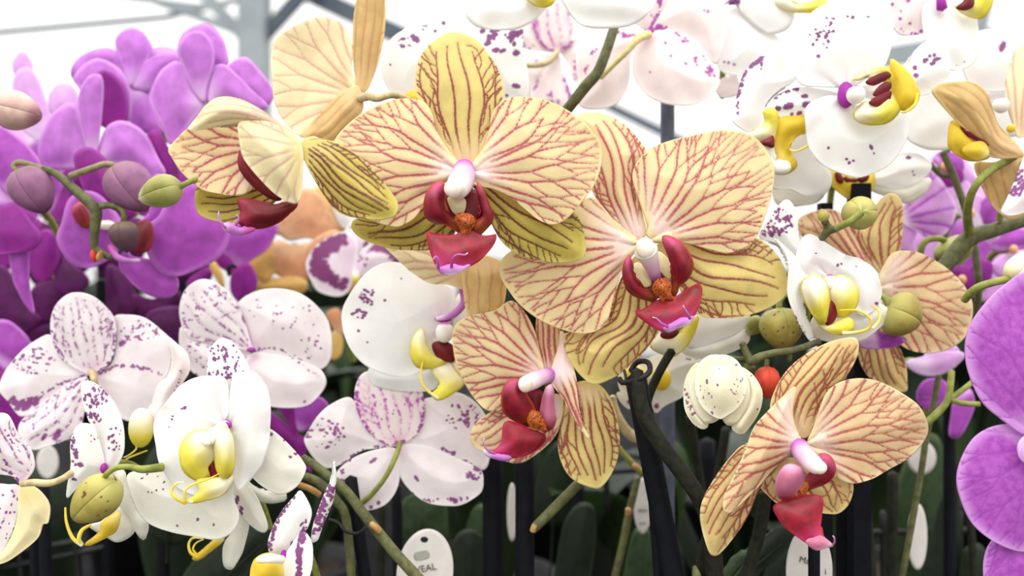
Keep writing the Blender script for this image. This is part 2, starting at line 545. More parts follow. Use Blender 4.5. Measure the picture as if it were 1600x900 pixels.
class Thing:
    """an Empty at the thing's middle that parents its parts; outlines are given in the frame S of a photo crop"""

    def __init__(s, name, label, cat, S, D, c, group=None):
        s.S, s.D = S, D
        s.c = pts2([c], S)[0]
        s.C = P(s.c[0], s.c[1], D)
        o = bpy.data.objects.new(name, None)
        COL.objects.link(o)
        o.empty_display_size = 0.01
        o.location = s.C
        o['label'] = label
        o['category'] = cat
        if group:
            o['group'] = group
        s.o = o

    def sheet(s, name, mat, pts, b=None, t=None, z=(0, 0), dome=None, bend=0.0, cup=0.0, ruf=0.0, pat=None, spots=None,
              th=0.07, par=None, gap=12, S=None, dz=0.0, label=None, res=None):
        S = S or s.S
        SEED[0] += 1
        seed = SEED[0]
        out = resample(catmull(pts2(pts, S)), 360)
        bb = pts2([b], S)[0] if b is not None else s.c
        dist = np.hypot(*(out - bb).T)
        tt = pts2([t], S)[0] if t is not None else out[dist.argmax()]
        if t is None:                     # axis: towards the mean of the outline, reaching as far as the outline does
            cen = out.mean(0)
            ax = (cen - bb) / max(np.linalg.norm(cen - bb), 1e-6)
            L = max(((out - bb) @ ax).max(), 1.0)
        else:
            L = max(np.linalg.norm(tt - bb), 1.0)
            ax = (tt - bb) / L
        lat = np.array([-ax[1], ax[0]])
        size = (out.max(0) - out.min(0)).max()
        if res:
            N = res
        elif pat or spots:
            N = int(np.clip(size / 2.2, 18, 92))
        else:
            N = int(np.clip(size / 7, 10, 26))
        G = harmonic(resample(out, 4 * (N - 1)), N)
        p = G.reshape(-1, 2)
        de = np.sqrt(((p[:, None] - out[None, ::3])**2).sum(2)).min(1)
        e = de / max(de.max(), 1e-6)
        q = p - bb
        u = (q @ ax) / L
        W = np.abs((out - bb) @ lat).max() + 1e-6
        v = (q @ lat) / W
        scale_cm = s.D / FPX * 100
        if dome is None:
            dome = 0.075 * size * scale_cm
        else:
            dome = dome * (0.62 if mat not in LIPM else 0.85)
        pleat = 0.009 * size * scale_cm if size > 50 and mat not in LIPM else 0.0
        zz = z[0] + (z[1] - z[0]) * np.clip(u, -0.3, 1.3) + dome * (0.45 * e + 0.55 * e * e * (3 - 2 * e)) + pleat * np.sin(v * 8 + seed) * np.clip(u, 0, 1) * (0.4 + 0.6 * (1 - e)) + bend * np.clip(u, 0, 1.2)**2 + cup * v**2
        if ruf:
            th_ = np.arctan2(q @ lat, q @ ax)
            zz = zz + ruf * np.sin(th_ * 7 + seed) * (1 - e)**3 + 0.5 * ruf * np.sin(th_ * 13 + seed * 2) * (1 - e)**4
        d = s.D - zz / 100.0 - dz
        V = np.stack([d * (p[:, 0] - 800) / FPX, d, CAMZ - d * (p[:, 1] - 450) / FPX], 1) - s.C
        ii = np.arange(N * N).reshape(N, N)
        F = np.stack([ii[:-1, :-1], ii[1:, :-1], ii[1:, 1:], ii[:-1, 1:]], -1).reshape(-1, 4)
        x, y = out.T
        area = np.sum(x * np.roll(y, -1) - np.roll(x, -1) * y)
        if area > 0:
            F = F[:, ::-1]
        vein = np.full(len(p), 9.0)
        spot = np.full(len(p), 9.0)
        if pat:
            n = int(pat[1:])
            pv = grow_fan(bb, ax, L, out, n, gap, seed) if pat[0] == 'f' else grow_long(bb, ax, L, out, n, gap, seed)
            if pv:
                vein = dfield(p, np.array(pv))
        if spots:
            spot = dfield(p, np.array(s.spots(spots, S, out, bb, ax, L, seed)))
        me = mesh_from(name, V, F, True, {'u': u, 'edge': e, 'vein': vein, 'spot': spot})
        o = link(name, me, mat, par or s.o)
        if th:
            m = o.modifiers.new('thickness', 'SOLIDIFY')
            m.thickness = th / 100
            m.offset = -1
        if label:
            o['label'] = label
        return o

    def spots(s, spec, S, out, bb, ax, L, seed):
        rs = np.random.RandomState(seed)
        q = []

        def put(c, r, el=1.0):
            dr = c - bb
            dr = dr / max(np.linalg.norm(dr), 1e-6)
            k = int(el * 2)
            for j in range(k + 1):
                t = (j / k - 0.5) * 2 if k else 0
                q.append((c[0] + dr[0] * t * r * (el - 1), c[1] + dr[1] * t * r * (el - 1), r * (1 - 0.25 * abs(t))))
        for z in spec:
            if z[0] == 'p':
                put(pts2([z[1:3]], S)[0], z[3] / S[2] * 1.0, z[4] if len(z) > 4 else 1.3)
            elif z[0] == 'z':          # scatter inside an ellipse: cx, cy, rx, ry, n, r0, r1
                for _ in range(z[5]):
                    a = rs.uniform(0, 6.283)
                    r = math.sqrt(rs.uniform(0, 1))
                    c = pts2([(z[1] + z[3] * r * math.cos(a), z[2] + z[4] * r * math.sin(a))], S)[0]
                    put(c, rs.uniform(z[6], z[7]), rs.uniform(1.0, 2.0))
            elif z[0] == 'l':          # along a polyline: "x,y x,y", n, r
                c = catmull(pts2(z[1], S), False, 12)
                for _ in range(z[2]):
                    i = rs.randint(len(c))
                    put(c[i] + rs.uniform(-1.5, 1.5, 2) * z[3], z[3] * rs.uniform(0.6, 1.3), rs.uniform(1.0, 1.8))
            elif z[0] == 'e':          # along the rim, thinning inwards: n, r0, r1, inward share
                cen = out.mean(0)
                for _ in range(z[1]):
                    c = out[rs.randint(len(out))]
                    if (c - bb) @ ax < 0.25 * L:
                        continue
                    k = rs.uniform(0.02, z[4] if len(z) > 4 else 0.45)
                    put(c * (1 - k) + cen * k, rs.uniform(z[2], z[3]), rs.uniform(1, 2))
        if not q:
            q = [(-999, -999, 1)]
        return q

    def tube(s, name, mat, pts, r, par=None, S=None, sides=10, label=None):
        """pts 'x,y,z ...' with z in cm towards the camera; r in photo pixels, a number or one per point"""
        S = S or s.S
        a = np.array([[float(v) for v in q.split(',')] for q in pts.split()])
        xy = pts2(a[:, :2], S)
        W = np.array([P(x, y, s.D - z / 100) for (x, y), z in zip(xy, a[:, 2])])
        return tube_mesh(name, mat, W, r if np.ndim(r) == 0 else list(r), s.D / FPX, par or s.o, s.C, sides, label)

    def ball(s, name, mat, x, y, z, rx, ry, rz=None, par=None, S=None, rot=0.0, label=None, taper=0.0):
        """a rounded body: middle x, y and radii in the crop's frame, z in cm towards the camera"""
        S = S or s.S
        k = s.D / FPX / S[2]
        c = pts2([(x, y)], S)[0]
        Wc = P(c[0], c[1], s.D - z / 100) - s.C
        rx, ry = rx * k, ry * k
        rz = (rz * k) if rz else (rx + ry) / 2
        nu, nv = 20, 12
        V, F, U = [], [], []
        cr, sr = math.cos(rot), math.sin(rot)
        for j in range(nv + 1):
            ph = math.pi * j / nv
            for i in range(nu):
                a = 2 * math.pi * i / nu
                X, Y, Z = math.sin(ph) * math.cos(a), math.sin(ph) * math.sin(a), math.cos(ph)
                sc = 1 - taper * (0.5 - 0.5 * Z)
                X, Y = X * sc, Y * sc
                x_, z_ = X * rx, Z * ry
                V.append((Wc[0] + cr * x_ - sr * z_, Wc[1] + Y * rz, Wc[2] + sr * x_ + cr * z_))
                U.append(0.5 - 0.5 * Z)
        for j in range(nv):
            for i in range(nu):
                i2 = (i + 1) % nu
                F.append((j * nu + i, (j + 1) * nu + i, (j + 1) * nu + i2, j * nu + i2))
        n = len(V)
        me = mesh_from(name, np.array(V), F, True, {'u': np.array(U), 'edge': np.ones(n), 'vein': np.full(n, 9.0), 'spot': np.full(n, 9.0)})
        o = link(name, me, mat, par or s.o)
        if label:
            o['label'] = label
        return o


def tube_mesh(name, mat, W, r, k, parent, origin, sides=10, label=None):
    n0 = len(W)
    rr = np.full(n0, float(r)) if np.ndim(r) == 0 else np.array(r, float)
    if len(rr) != n0:
        rr = np.interp(np.linspace(0, 1, n0), np.linspace(0, 1, len(rr)), rr)
    A = np.hstack([W * 1000, rr[:, None]])
    c = catmull3(A) if n0 > 2 else np.array([A[0] + (A[1] - A[0]) * t for t in np.linspace(0, 1, 6)])
    pos, rad = c[:, :3] / 1000, c[:, 3] * k
    n = len(pos)
    T = np.gradient(pos, axis=0)
    T /= np.linalg.norm(T, axis=1)[:, None] + 1e-12
    ref = np.array([0.3, 0.9, 0.2])
    V, F, U = [], [], []
    up = ref - T[0] * (ref @ T[0])
    for i in range(n):
        up = up - T[i] * (up @ T[i])
        up /= np.linalg.norm(up) + 1e-12
        sd_ = np.cross(T[i], up)
        for j in range(sides):
            a = 2 * math.pi * j / sides
            V.append(pos[i] + rad[i] * (math.cos(a) * up + math.sin(a) * sd_) - origin)
            U.append(i / (n - 1))
    for i in range(n - 1):
        for j in range(sides):
            j2 = (j + 1) % sides
            F.append((i * sides + j, i * sides + j2, (i + 1) * sides + j2, (i + 1) * sides + j))
    for i, e in ((0, -0.6), (n - 1, 0.6)):
        V.append(pos[i] + T[i] * rad[i] * e - origin)
        U.append(i / (n - 1))
        q = len(V) - 1
        for j in range(sides):
            j2 = (j + 1) % sides
            F.append((q, i * sides + j2, i * sides + j) if e < 0 else (q, i * sides + j, i * sides + j2))
    m = len(V)
    me = mesh_from(name, np.array(V), F, True, {'u': np.array(U), 'edge': np.ones(m), 'vein': np.full(m, 9.0), 'spot': np.full(m, 9.0)})
    o = link(name, me, mat, parent)
    if label:
        o['label'] = label
    return o


def catmull3(A, k=8):
    n = len(A)
    o = []
    for i in range(n - 1):
        a, b, c, d = A[max(i - 1, 0)], A[i], A[i + 1], A[min(i + 2, n - 1)]
        m1, m2 = (c - a) * 0.5, (d - b) * 0.5
        for j in range(k):
            t = j / k
            o.append((2 * t**3 - 3 * t**2 + 1) * b + (t**3 - 2 * t**2 + t) * m1 + (-2 * t**3 + 3 * t**2) * c + (t**3 - t**2) * m2)
    o.append(A[-1])
    return np.array(o)


def box(name, mat, a, b, w, h, parent=None, origin=(0, 0, 0)):
    """a bar of w x h cross-section from a to b"""
    a, b = np.array(a, float), np.array(b, float)
    T = (b - a) / np.linalg.norm(b - a)
    up = np.array([0, 0, 1.0]) if abs(T[2]) < 0.9 else np.array([0, 1.0, 0])
    s_ = np.cross(T, up)
    s_ /= np.linalg.norm(s_)
    up = np.cross(s_, T)
    V = [e + s_ * w * i / 2 + up * h * j / 2 - np.array(origin) for e in (a, b) for i, j in ((-1, -1), (1, -1), (1, 1), (-1, 1))]
    F = [(0, 1, 2, 3), (7, 6, 5, 4), (0, 4, 5, 1), (1, 5, 6, 2), (2, 6, 7, 3), (3, 7, 4, 0)]
    return link(name, mesh_from(name, np.array(V), F, False), mat, parent)


def tag(o, label, cat, group=None, kind=None):
    if label:
        o['label'] = label
    if cat:
        o['category'] = cat
    if group:
        o['group'] = group
    if kind:
        o['kind'] = kind
    return o


# crops of the photo: left, top, scale
A_ = (0, 0, 3.0)
B_ = (0, 200, 3.0)
C_ = (400, 0, 3.0)
D_ = (800, 0, 3.0)
E_ = (1150, 0, 3.0)
F_ = (1150, 250, 3.0)
G_ = (0, 430, 3.0)
H_ = (0, 600, 3.0)
I_ = (350, 600, 3.0)
J_ = (250, 130, 3.333)
K_ = (520, 40, 2.307)
L_ = (780, 170, 2.0457)
M_ = (700, 450, 2.727)
N_ = (1050, 500, 2.367)
O_ = (700, 600, 3.0)
Q_ = (1300, 600, 3.0)
R_ = (360, 280, 2.5)
T_ = (1000, 450, 3.6)
U_ = (1400, 100, 2.25)
X_ = (0, 0, 1.0)

# ------------------------------------------------------------------ the setting
fl = link('floor', mesh_from('floor', np.array([(-12, -6, 0), (12, -6, 0), (12, 16, 0), (-12, 16, 0)]), [(0, 1, 2, 3)], False), 'floor', None)
tag(fl, 'grey concrete floor of the greenhouse', None, kind='structure')

ce = bpy.data.objects.new('ceiling', None)
COL.objects.link(ce)
tag(ce, 'grey steel frame of the greenhouse roof', None, kind='structure')


def bar(name, mat, a, b, d0, d1, w_, h_):
    return box(name, mat, P(a[0], a[1], d0), P(b[0], b[1], d1), w_, h_, ce)


c0 = P(398, 20, 6.0)
box('column', 'steel', (c0[0], 6.0, 0.0), (c0[0], 6.0, c0[2] + 1.2), 0.20, 0.20, ce)
bar('brace', 'steel', (300, -30), (392, 70), 6.0, 6.0, 0.06, 0.10)
bar('brace', 'steeldark', (500, -40), (404, 66), 6.0, 6.0, 0.06, 0.10)
bar('beam', 'steeldark', (440, -30), (700, 90), 6.4, 5.4, 0.10, 0.14)
bar('purlin', 'steeldark', (-40, 54), (260, 27), 7.0, 7.0, 0.04, 0.04)
bar('purlin', 'steeldark', (260, 27), (420, -12), 7.0, 7.0, 0.04, 0.04)
bar('purlin', 'steel', (190, -18), (380, 52), 6.6, 6.6, 0.04, 0.07)
bar('tie_rod', 'steel', (180, -6), (330, 12), 6.8, 6.8, 0.03, 0.05)
bar('beam', 'steeldark', (940, 160), (1075, 226), 6.2, 5.8, 0.06, 0.07)
bar('beam', 'steel', (1380, 90), (1560, 60), 6.5, 6.5, 0.08, 0.16)
bar('purlin', 'steel', (1545, -20), (1520, 80), 6.5, 6.5, 0.10, 0.10)

# the bench the pots stand on
bt = Thing('plant_bench', 'long black greenhouse bench under the orchid pots', 'bench', X_, 1.5, (800, 700))
ob = bt.C


def bbox(name, mat, x0, x1, y0, y1, z0, z1):
    V = np.array([(x, y, z) for z in (z0, z1) for x, y in ((x0, y0), (x1, y0), (x1, y1), (x0, y1))]) - ob
    F = [(3, 2, 1, 0), (4, 5, 6, 7), (0, 1, 5, 4), (1, 2, 6, 5), (2, 3, 7, 6), (3, 0, 4, 7)]
    return link(name, mesh_from(name, V, F, False), mat, bt.o)


BZ = 0.86
bbox('bench_top', 'bench', -3, 3, 0.30, 4.5, BZ - 0.04, BZ)
bbox('rim', 'bench', -3, 3, 0.27, 0.30, BZ - 0.07, BZ - 0.001)
for x_ in (-2.8, 0, 2.8):
    for y_ in (0.4, 4.3):
        bbox('leg', 'bench', x_ - 0.03, x_ + 0.03, y_ - 0.03, y_ + 0.03, 0, BZ - 0.04)


# ------------------------------------------------------------------ potted plants on the bench (pot, bark, leaves)
def leaf_mesh(L, W, lift, droop, seed):
    rs = np.random.RandomState(seed)
    n, m = 14, 7
    V, U, E = [], [], []
    tw = rs.uniform(-0.3, 0.3)
    for i in range(n):
        t = i / (n - 1)
        r = L * t
        zc = lift * math.sin(t * math.pi * 0.5) * L - droop * L * t**2.2
        hw = W * 0.5 * (math.sin(math.pi * min(1, t * 0.93 + 0.07))**0.6) * (1 if t < 0.97 else 0.55)
        for j in range(m):
            s_ = (j / (m - 1) - 0.5) * 2
            V.append((r * math.sqrt(max(0.15, 1 - 0.5 * lift)), s_ * hw * math.cos(tw * t), zc + abs(s_)**1.5 * hw * 0.35 + s_ * hw * math.sin(tw * t)))
            U.append(t)
            E.append(1 - abs(s_))
    F = [(i * m + j, (i + 1) * m + j, (i + 1) * m + j + 1, i * m + j + 1) for i in range(n - 1) for j in range(m - 1)]
    k = len(V)
    return mesh_from('leaf', np.array(V), F, True, {'u': np.array(U), 'edge': np.array(E), 'vein': np.full(k, 9.0), 'spot': np.full(k, 9.0)})


def lathe(prof, n=20):
    V = [(r * math.cos(2 * math.pi * i / n), r * math.sin(2 * math.pi * i / n), z) for r, z in prof for i in range(n)]
    F = [(j * n + i, j * n + (i + 1) % n, (j + 1) * n + (i + 1) % n, (j + 1) * n + i) for j in range(len(prof) - 1) for i in range(n)]
    F.append(tuple(reversed(range(n))))
    F.append(tuple((len(prof) - 1) * n + i for i in range(n)))
    return np.array(V), F


LEAFS = [leaf_mesh(L, W, li, dr, i) for i, (L, W, li, dr) in enumerate(
    [(0.20, 0.075, 0.9, 0.25), (0.17, 0.065, 1.1, 0.2), (0.22, 0.08, 0.75, 0.35), (0.15, 0.06, 1.3, 0.15)])]
LEAFS2 = [m.copy() for m in LEAFS]
for m in LEAFS:
    m.materials.append(MATS['leafdark'])
for m in LEAFS2:
    m.materials.append(MATS['leaflight'])
PV, PF = lathe([(0.042, 0.0), (0.056, 0.105), (0.060, 0.106), (0.060, 0.118), (0.054, 0.118), (0.052, 0.10), (0.02, 0.10)])
POT = mesh_from('pot', PV, PF, True)
POT.materials.append(MATS['pot'])
BV, BF = lathe([(0.051, 0.095), (0.051, 0.106), (0.03, 0.112), (0.004, 0.113)])
BARK = mesh_from('bark', BV, BF, True)
BARK.materials.append(MATS['bark'])


def potted(x, y, nl, seed, label, tall=1.0, light=False, group='leafy orchid pots on the bench'):
    rs = np.random.RandomState(seed)
    t = bpy.data.objects.new('potted_orchid', None)
    COL.objects.link(t)
    t.location = (x, y, BZ + 0.001)
    tag(t, label, 'plant', group)
    for nm, me in (('pot', POT), ('bark', BARK)):
        link(nm, me, None, t)
    a0 = rs.uniform(0, 6)
    for i in range(nl):
        o = link('leaf', (LEAFS2 if light and i % 2 else LEAFS)[rs.randint(4)], None, t)
        o.location = (0, 0, 0.105)
        k = rs.uniform(0.85, 1.15) * tall
        o.scale = (k, k, k * rs.uniform(0.9, 1.2))
        o.rotation_euler = (0, -rs.uniform(0.45, 1.0), a0 + i * 2.4 + rs.uniform(-0.3, 0.3))
    return t


lab = 'leafy orchid in a black pot standing on the bench'
sd_ = 0
for (y_, n_, sp_, tall) in ((0.56, 5, 0.20, 0.85), (0.78, 5, 0.27, 1.0), (1.05, 5, 0.28, 1.25), (1.5, 5, 0.38, 1.55)):
    for i_ in range(n_):
        sd_ += 1
        potted((i_ - (n_ - 1) / 2) * sp_ + RNG.uniform(-0.02, 0.02) + (0.06 if sd_ % 2 else 0), y_ + RNG.uniform(-0.03, 0.03), 6, sd_, lab, tall, sd_ % 3 == 0)

# ------------------------------------------------------------------ flowers
GY = 'yellow red-veined orchid flowers'
GW = 'white orchid flowers'
GP = 'purple orchid flowers'


def flower(label, S, D, c, g=None, name='orchid_flower', ped=True, cat='flower'):
    t = Thing(name, label, cat, S, D, c, g)
    if ped:
        W = [t.C + np.array(v) for v in ((0, 0.004, 0), (0, 0.016, -0.001), (0.002, 0.028, -0.008), (0.004, 0.036, -0.022))]
        tube_mesh('pedicel', 'stemgreen', np.array(W), 5.5, D / FPX, t.o, t.C, 8)
    return t


V_ = (660, 250, 4.736)
W_ = (960, 360, 5.293)

# --- yellow, full face, upper middle
f = flower('fully open yellow red-veined orchid with tall upright top sepal and wide-spread petals', K_, 0.290, (475, 525), GY)
f.sheet('sepal', 'ysep', '470,515 415,475 365,390 315,280 298,225 305,150 340,80 400,35 450,28 510,50 560,100 600,170 616,240 600,305 585,370 555,450 500,510', z=(-.25, -.5), pat='l6', gap=14)
f.sheet('sepal', 'ysepgreen', '450,560 350,600 250,660 150,690 80,700 72,735 110,770 180,797 260,808 350,808 410,785 445,735 460,640', z=(-.5, -1.0), pat='l6')
f.sheet('sepal', 'ysepgreen', '500,560 530,620 575,720 620,790 680,828 740,845 800,855 860,850 905,830 908,780 892,700 850,660 800,640 700,600 600,570', z=(-.5, -1.0), pat='l6')
f.sheet('petal', 'ypet', '488,515 430,470 385,400 355,310 325,275 250,265 170,285 90,330 30,385 5,430 5,500 50,590 95,665 150,705 200,722 240,725 290,700 325,660 355,600 405,565 485,560', b=(470, 530), z=(0.05, -.3), ruf=.08, pat='f9')
f.sheet('petal', 'ypet', '468,515 520,480 545,440 563,370 572,320 600,280 640,262 700,260 760,268 830,298 900,345 940,390 966,430 966,500 945,570 910,620 870,670 830,705 790,718 740,700 690,660 640,620 580,590 470,565', b=(485, 530), z=(0.05, -.3), ruf=.08, pat='f10')
lp = f.sheet('lip', 'lipred', '30,540 100,552 180,560 250,555 300,520 340,500 380,520 430,560 500,565 548,555 530,620 480,690 420,750 350,790 290,810 230,840 200,848 150,835 110,800 80,740 50,650', b=(330, 480), t=(210, 850), S=V_, z=(.7, 1.3), dome=.3, label='crimson heart-shaped lip with lilac tip')
f.sheet('lip_tip', 'lilac', '100,770 130,795 180,785 230,775 290,790 360,775 300,815 230,846 195,852 150,838 115,812', b=(200, 700), S=V_, z=(1.5, 1.6), dome=.2, par=lp)
f.sheet('side_lobe', 'liplobe', '150,160 90,180 40,240 18,320 20,400 50,440 110,465 170,470 240,510 290,550 320,530 280,490 230,450 190,410 165,340 155,250', b=(300, 520), t=(120, 165), S=V_, z=(.5, .9), dome=.55, par=lp)
f.sheet('side_lobe', 'liplobe', '410,160 430,200 460,260 490,330 518,400 510,450 480,490 430,540 400,560 360,520 375,460 415,430 440,400 430,340 412,250', b=(380, 530), t=(410, 165), S=V_, z=(.5, .9), dome=.45, par=lp)
f.sheet('throat', 'lipmaroon', '170,230 260,210 350,210 430,260 470,400 450,480 330,530 230,490 170,400', S=V_, b=(330, 470), z=(.25, .15), dome=.1, par=lp)
f.sheet('callus', 'callus', '245,430 280,400 340,405 380,430 385,480 350,520 330,560 300,600 290,560 290,510 255,475', S=V_, b=(330, 600), z=(.8, .9), dome=.35, par=lp, res=16)
f.sheet('stigma', 'ycream', '190,280 250,290 310,290 318,340 300,390 270,405 235,390 205,340', S=V_, b=(250, 260), z=(.55, .5), dome=.2, par=lp)
f.tube('tendril', 'lilac', '215,790,1.75 225,730,2.1 260,700,2.3 310,702,2.3 335,688,2.2', [2.4, 1.8, 1.4, 1.1, .7], S=V_, par=lp)
f.tube('tendril', 'lilac', '118,800,1.7 116,745,2.0 100,714,2.1 80,735,2.1', [2.2, 1.7, 1.2, .7], S=V_, par=lp)
co = f.tube('column', 'column', '312,60,0.0 300,120,.5 275,180,.9 245,225,1.15', [16, 19, 19.5, 17], S=V_, sides=16, label='pink orchid column with white tip')
f.ball('anther_cap', 'cap', 232, 212, 1.25, 70, 66, 56, S=V_, par=co)

# --- yellow, right of it
f = flower('fully open yellow red-veined orchid tilted right, overlapped by the upright one, above the black clip', L_, 0.308, (470, 430), GY)
f.sheet('sepal', 'ypet', '430,430 385,390 345,330 300,270 280,180 262,80 250,25 300,13 350,25 410,60 450,105 472,140 460,180 450,240 455,320 468,400', z=(-.3, -.5), pat='l6', b=(450, 430))
f.sheet('sepal', 'ysep', '500,440 600,405 700,420 780,415 830,418 880,460 910,510 922,570 900,610 840,645 770,665 700,668 640,660 590,600 550,520', z=(-.5, -.9), pat='l7')
f.sheet('sepal', 'ysep', '440,470 395,530 365,600 345,670 290,705 230,715 207,722 215,780 250,840 300,878 350,865 400,835 450,790 490,740 518,690 500,620 470,540', z=(-.5, -.9), pat='l7')
f.sheet('petal', 'ypet', '450,430 400,385 350,340 300,285 240,305 150,380 60,440 10,480 3,530 30,580 70,630 130,675 200,705 260,718 310,710 345,680 362,620 378,560 400,500 430,465', b=(450, 435), z=(0.0, -.25), ruf=.08, pat='f10')
f.sheet('petal', 'ypet', '478,415 468,360 445,290 425,220 440,170 480,130 540,105 620,85 700,70 760,72 810,90 850,130 876,190 872,260 850,340 820,410 780,445 730,462 680,452 620,435 560,420 510,425', b=(470, 425), z=(0.05, -.15), ruf=.09, pat='f11')
lp = f.sheet('lip', 'lipred', '170,670 230,660 300,620 340,590 400,570 470,580 520,540 600,490 690,447 722,480 715,560 690,650 650,720 590,770 520,800 440,830 390,835 310,800 240,750 190,710', b=(410, 540), t=(490, 815), S=W_, z=(.7, 1.3), dome=.3, label='crimson anchor-shaped lip with lilac tip')
f.sheet('lip_tip', 'lilac', '405,812 440,795 500,760 560,730 610,732 655,712 610,775 520,808 440,836', b=(500, 700), S=W_, z=(1.4, 1.6), dome=.25, par=lp)
f.sheet('side_lobe', 'liplobe', '115,205 90,260 75,350 90,440 130,510 200,550 270,570 330,580 350,545 300,510 240,480 190,420 160,350 140,270', b=(360, 560), t=(110, 210), S=W_, z=(.5, .9), dome=.45, par=lp)
f.sheet('side_lobe', 'liplobe', '400,50 460,55 540,100 600,170 640,250 640,320 600,400 540,450 510,520 470,550 440,520 470,450 490,380 470,300 450,220 420,140', b=(430, 560), t=(440, 50), S=W_, z=(.5, .9), dome=.6, par=lp)
f.sheet('throat', 'lipmaroon', '300,330 360,330 420,400 470,440 450,520 360,560 250,520 240,470 300,450', S=W_, b=(400, 560), z=(.3, .2), dome=.15, par=lp)
f.sheet('stigma', 'ycream', '190,270 250,300 290,370 300,450 250,470 200,430 165,350 160,290', S=W_, b=(280, 480), z=(.35, .2), dome=.15, par=lp)
f.sheet('stigma', 'ycream', '360,180 430,230 470,300 485,360 460,410 410,370 360,300', S=W_, b=(460, 430), z=(.35, .2), dome=.15, par=lp)
f.sheet('callus', 'callus', '320,460 360,410 430,405 465,450 460,510 480,580 420,560 400,600 370,540 330,510', S=W_, b=(410, 620), z=(.85, .9), dome=.35, par=lp, res=16)
f.tube('tendril', 'lilac', '440,795,1.8 390,770,2.1 350,730,2.2 315,718,2.2', [2.4, 1.8, 1.2, .7], S=W_, par=lp)
f.tube('tendril', 'lilac', '625,728,1.8 600,680,2.1 577,640,2.2 570,622,2.2', [2.4, 1.8, 1.2, .7], S=W_, par=lp)
co = f.tube('column', 'column', '345,400,.3 320,320,.6 290,240,.9 260,165,1.2', [8, 11, 14, 18], S=W_, sides=16, label='pink orchid column with white tip')
f.ball('anther_cap', 'cap', 255, 145, 1.45, 78, 82, 45, S=W_, par=co)

# --- yellow, below the two
f = flower('yellow red-veined orchid turned sideways, crimson lip pointing left, a sepal drooping below', M_, 0.319, (420, 380), GY)
f.sheet('sepal', 'ypet', '415,370 395,280 375,180 390,90 440,80 470,150 482,240 478,330 450,370', z=(-.3, -.6), pat='l5')
f.sheet('sepal', 'ypet', '490,470 478,580 440,650 370,710 310,742 250,738 180,700 120,680 95,640 110,590 150,550 200,520 260,500 350,470 430,450', z=(-.5, -.8), pat='l7', b=(480, 460))
f.sheet('sepal', 'ysep', '500,490 480,580 468,660 480,730 510,790 560,830 630,853 665,835 700,780 730,690 728,600 710,520 680,450 640,410 590,395 540,410', b=(520, 420), z=(-.6, -.5), pat='l8')
f.sheet('petal', 'ypet', '410,370 395,300 375,200 330,110 270,55 200,95 100,118 40,150 20,200 30,300 60,380 100,450 150,510 190,525 225,518 260,460 310,410 380,385', b=(420, 375), z=(0, -.3), ruf=.07, pat='f10')
f.sheet('petal', 'ypet', '430,380 445,330 470,250 478,185 500,200 520,280 545,380 560,480 580,580 602,642 570,610 530,550 490,470 450,420', b=(440, 370), t=(590, 630), z=(0, .7), pat='l4', dome=.35)
lp = f.sheet('lip', 'lipred', '240,572 300,578 350,600 415,630 390,675 320,715 250,725 190,715 165,700 200,685 225,655', b=(420, 610), t=(165, 705), z=(.6, 1.3), dome=.3, label='crimson wedge-shaped lip with lilac tip')
f.sheet('lip_tip', 'lilac', '150,690 190,705 230,712 270,722 240,732 190,722 160,706', b=(300, 690), z=(1.2, 1.55), dome=.15, par=lp)
f.sheet('side_lobe', 'liplobe', '300,393 262,393 235,430 229,490 250,540 300,570 350,585 372,545 362,500 332,450', b=(370, 580), t=(270, 390), z=(.5, .9), dome=.6, par=lp)
f.sheet('side_lobe', 'lobepink', '440,410 420,425 403,480 395,540 410,600 440,600 457,560 452,500 447,440', b=(415, 610), t=(435, 410), z=(.5, .9), dome=.4, par=lp)
f.sheet('throat', 'lipmaroon', '340,430 400,440 410,520 400,600 350,580 330,520', b=(400, 600), z=(.3, .2), dome=.1, par=lp)
f.sheet('callus', 'callus', '340,560 355,525 385,530 410,570 418,612 385,600 355,590', b=(430, 630), z=(.8, .9), dome=.3, par=lp, res=14)
f.tube('tendril', 'lilac', '200,706,1.5 168,690,1.7 152,662,1.8 154,640,1.8', [2.2, 1.6, 1.1, .7], par=lp)
co = f.tube('column', 'column', '432,372,0 400,380,.4 365,395,.7 335,408,.95', [12, 12, 13, 12], sides=16, label='pale pink orchid column')
f.ball('anther_cap', 'cap', 330, 410, 1.25, 30, 34, 26, par=co)

# --- peach-yellow, lower right
f = flower('peach-yellow veined orchid leaning left, its long magenta lip hanging before a white tag', N_, 0.285, (480, 470), GY)
f.sheet('sepal', 'ypeachsep', '500,430 535,350 570,275 640,210 680,140 688,90 670,65 600,75 520,110 450,160 400,220 365,300 370,350 430,400 460,430', z=(-.4, -.6), pat='l7', b=(480, 440))
f.sheet('sepal', 'ypeachsep', '420,490 350,470 270,460 220,500 160,580 115,660 103,730 120,810 140,862 170,865 220,810 280,720 325,620 390,540', b=(450, 480), z=(-.5, -.7), pat='l7')
f.sheet('sepal', 'ypeachsep', '430,510 340,570 322,610 355,650 388,678 450,700 500,705 580,715 620,710 655,670 664,600 600,560 520,530', b=(470, 500), z=(-.6, -.6), pat='l7')
f.sheet('petal', 'ypeach', '500,450 520,400 540,340 570,270 620,230 700,215 780,235 870,285 920,330 944,400 920,460 870,510 800,550 730,590 660,602 600,575 560,520 520,485', b=(490, 460), z=(0, -.3), ruf=.07, pat='f10')
f.sheet('petal', 'ypeach', '455,248 425,268 350,340 300,400 270,480 230,570 195,640 187,690 205,712 250,680 320,610 380,540 440,495 480,450 455,400 445,330', b=(480, 460), z=(0, .7), ruf=.05, pat='f9', dome=.45)
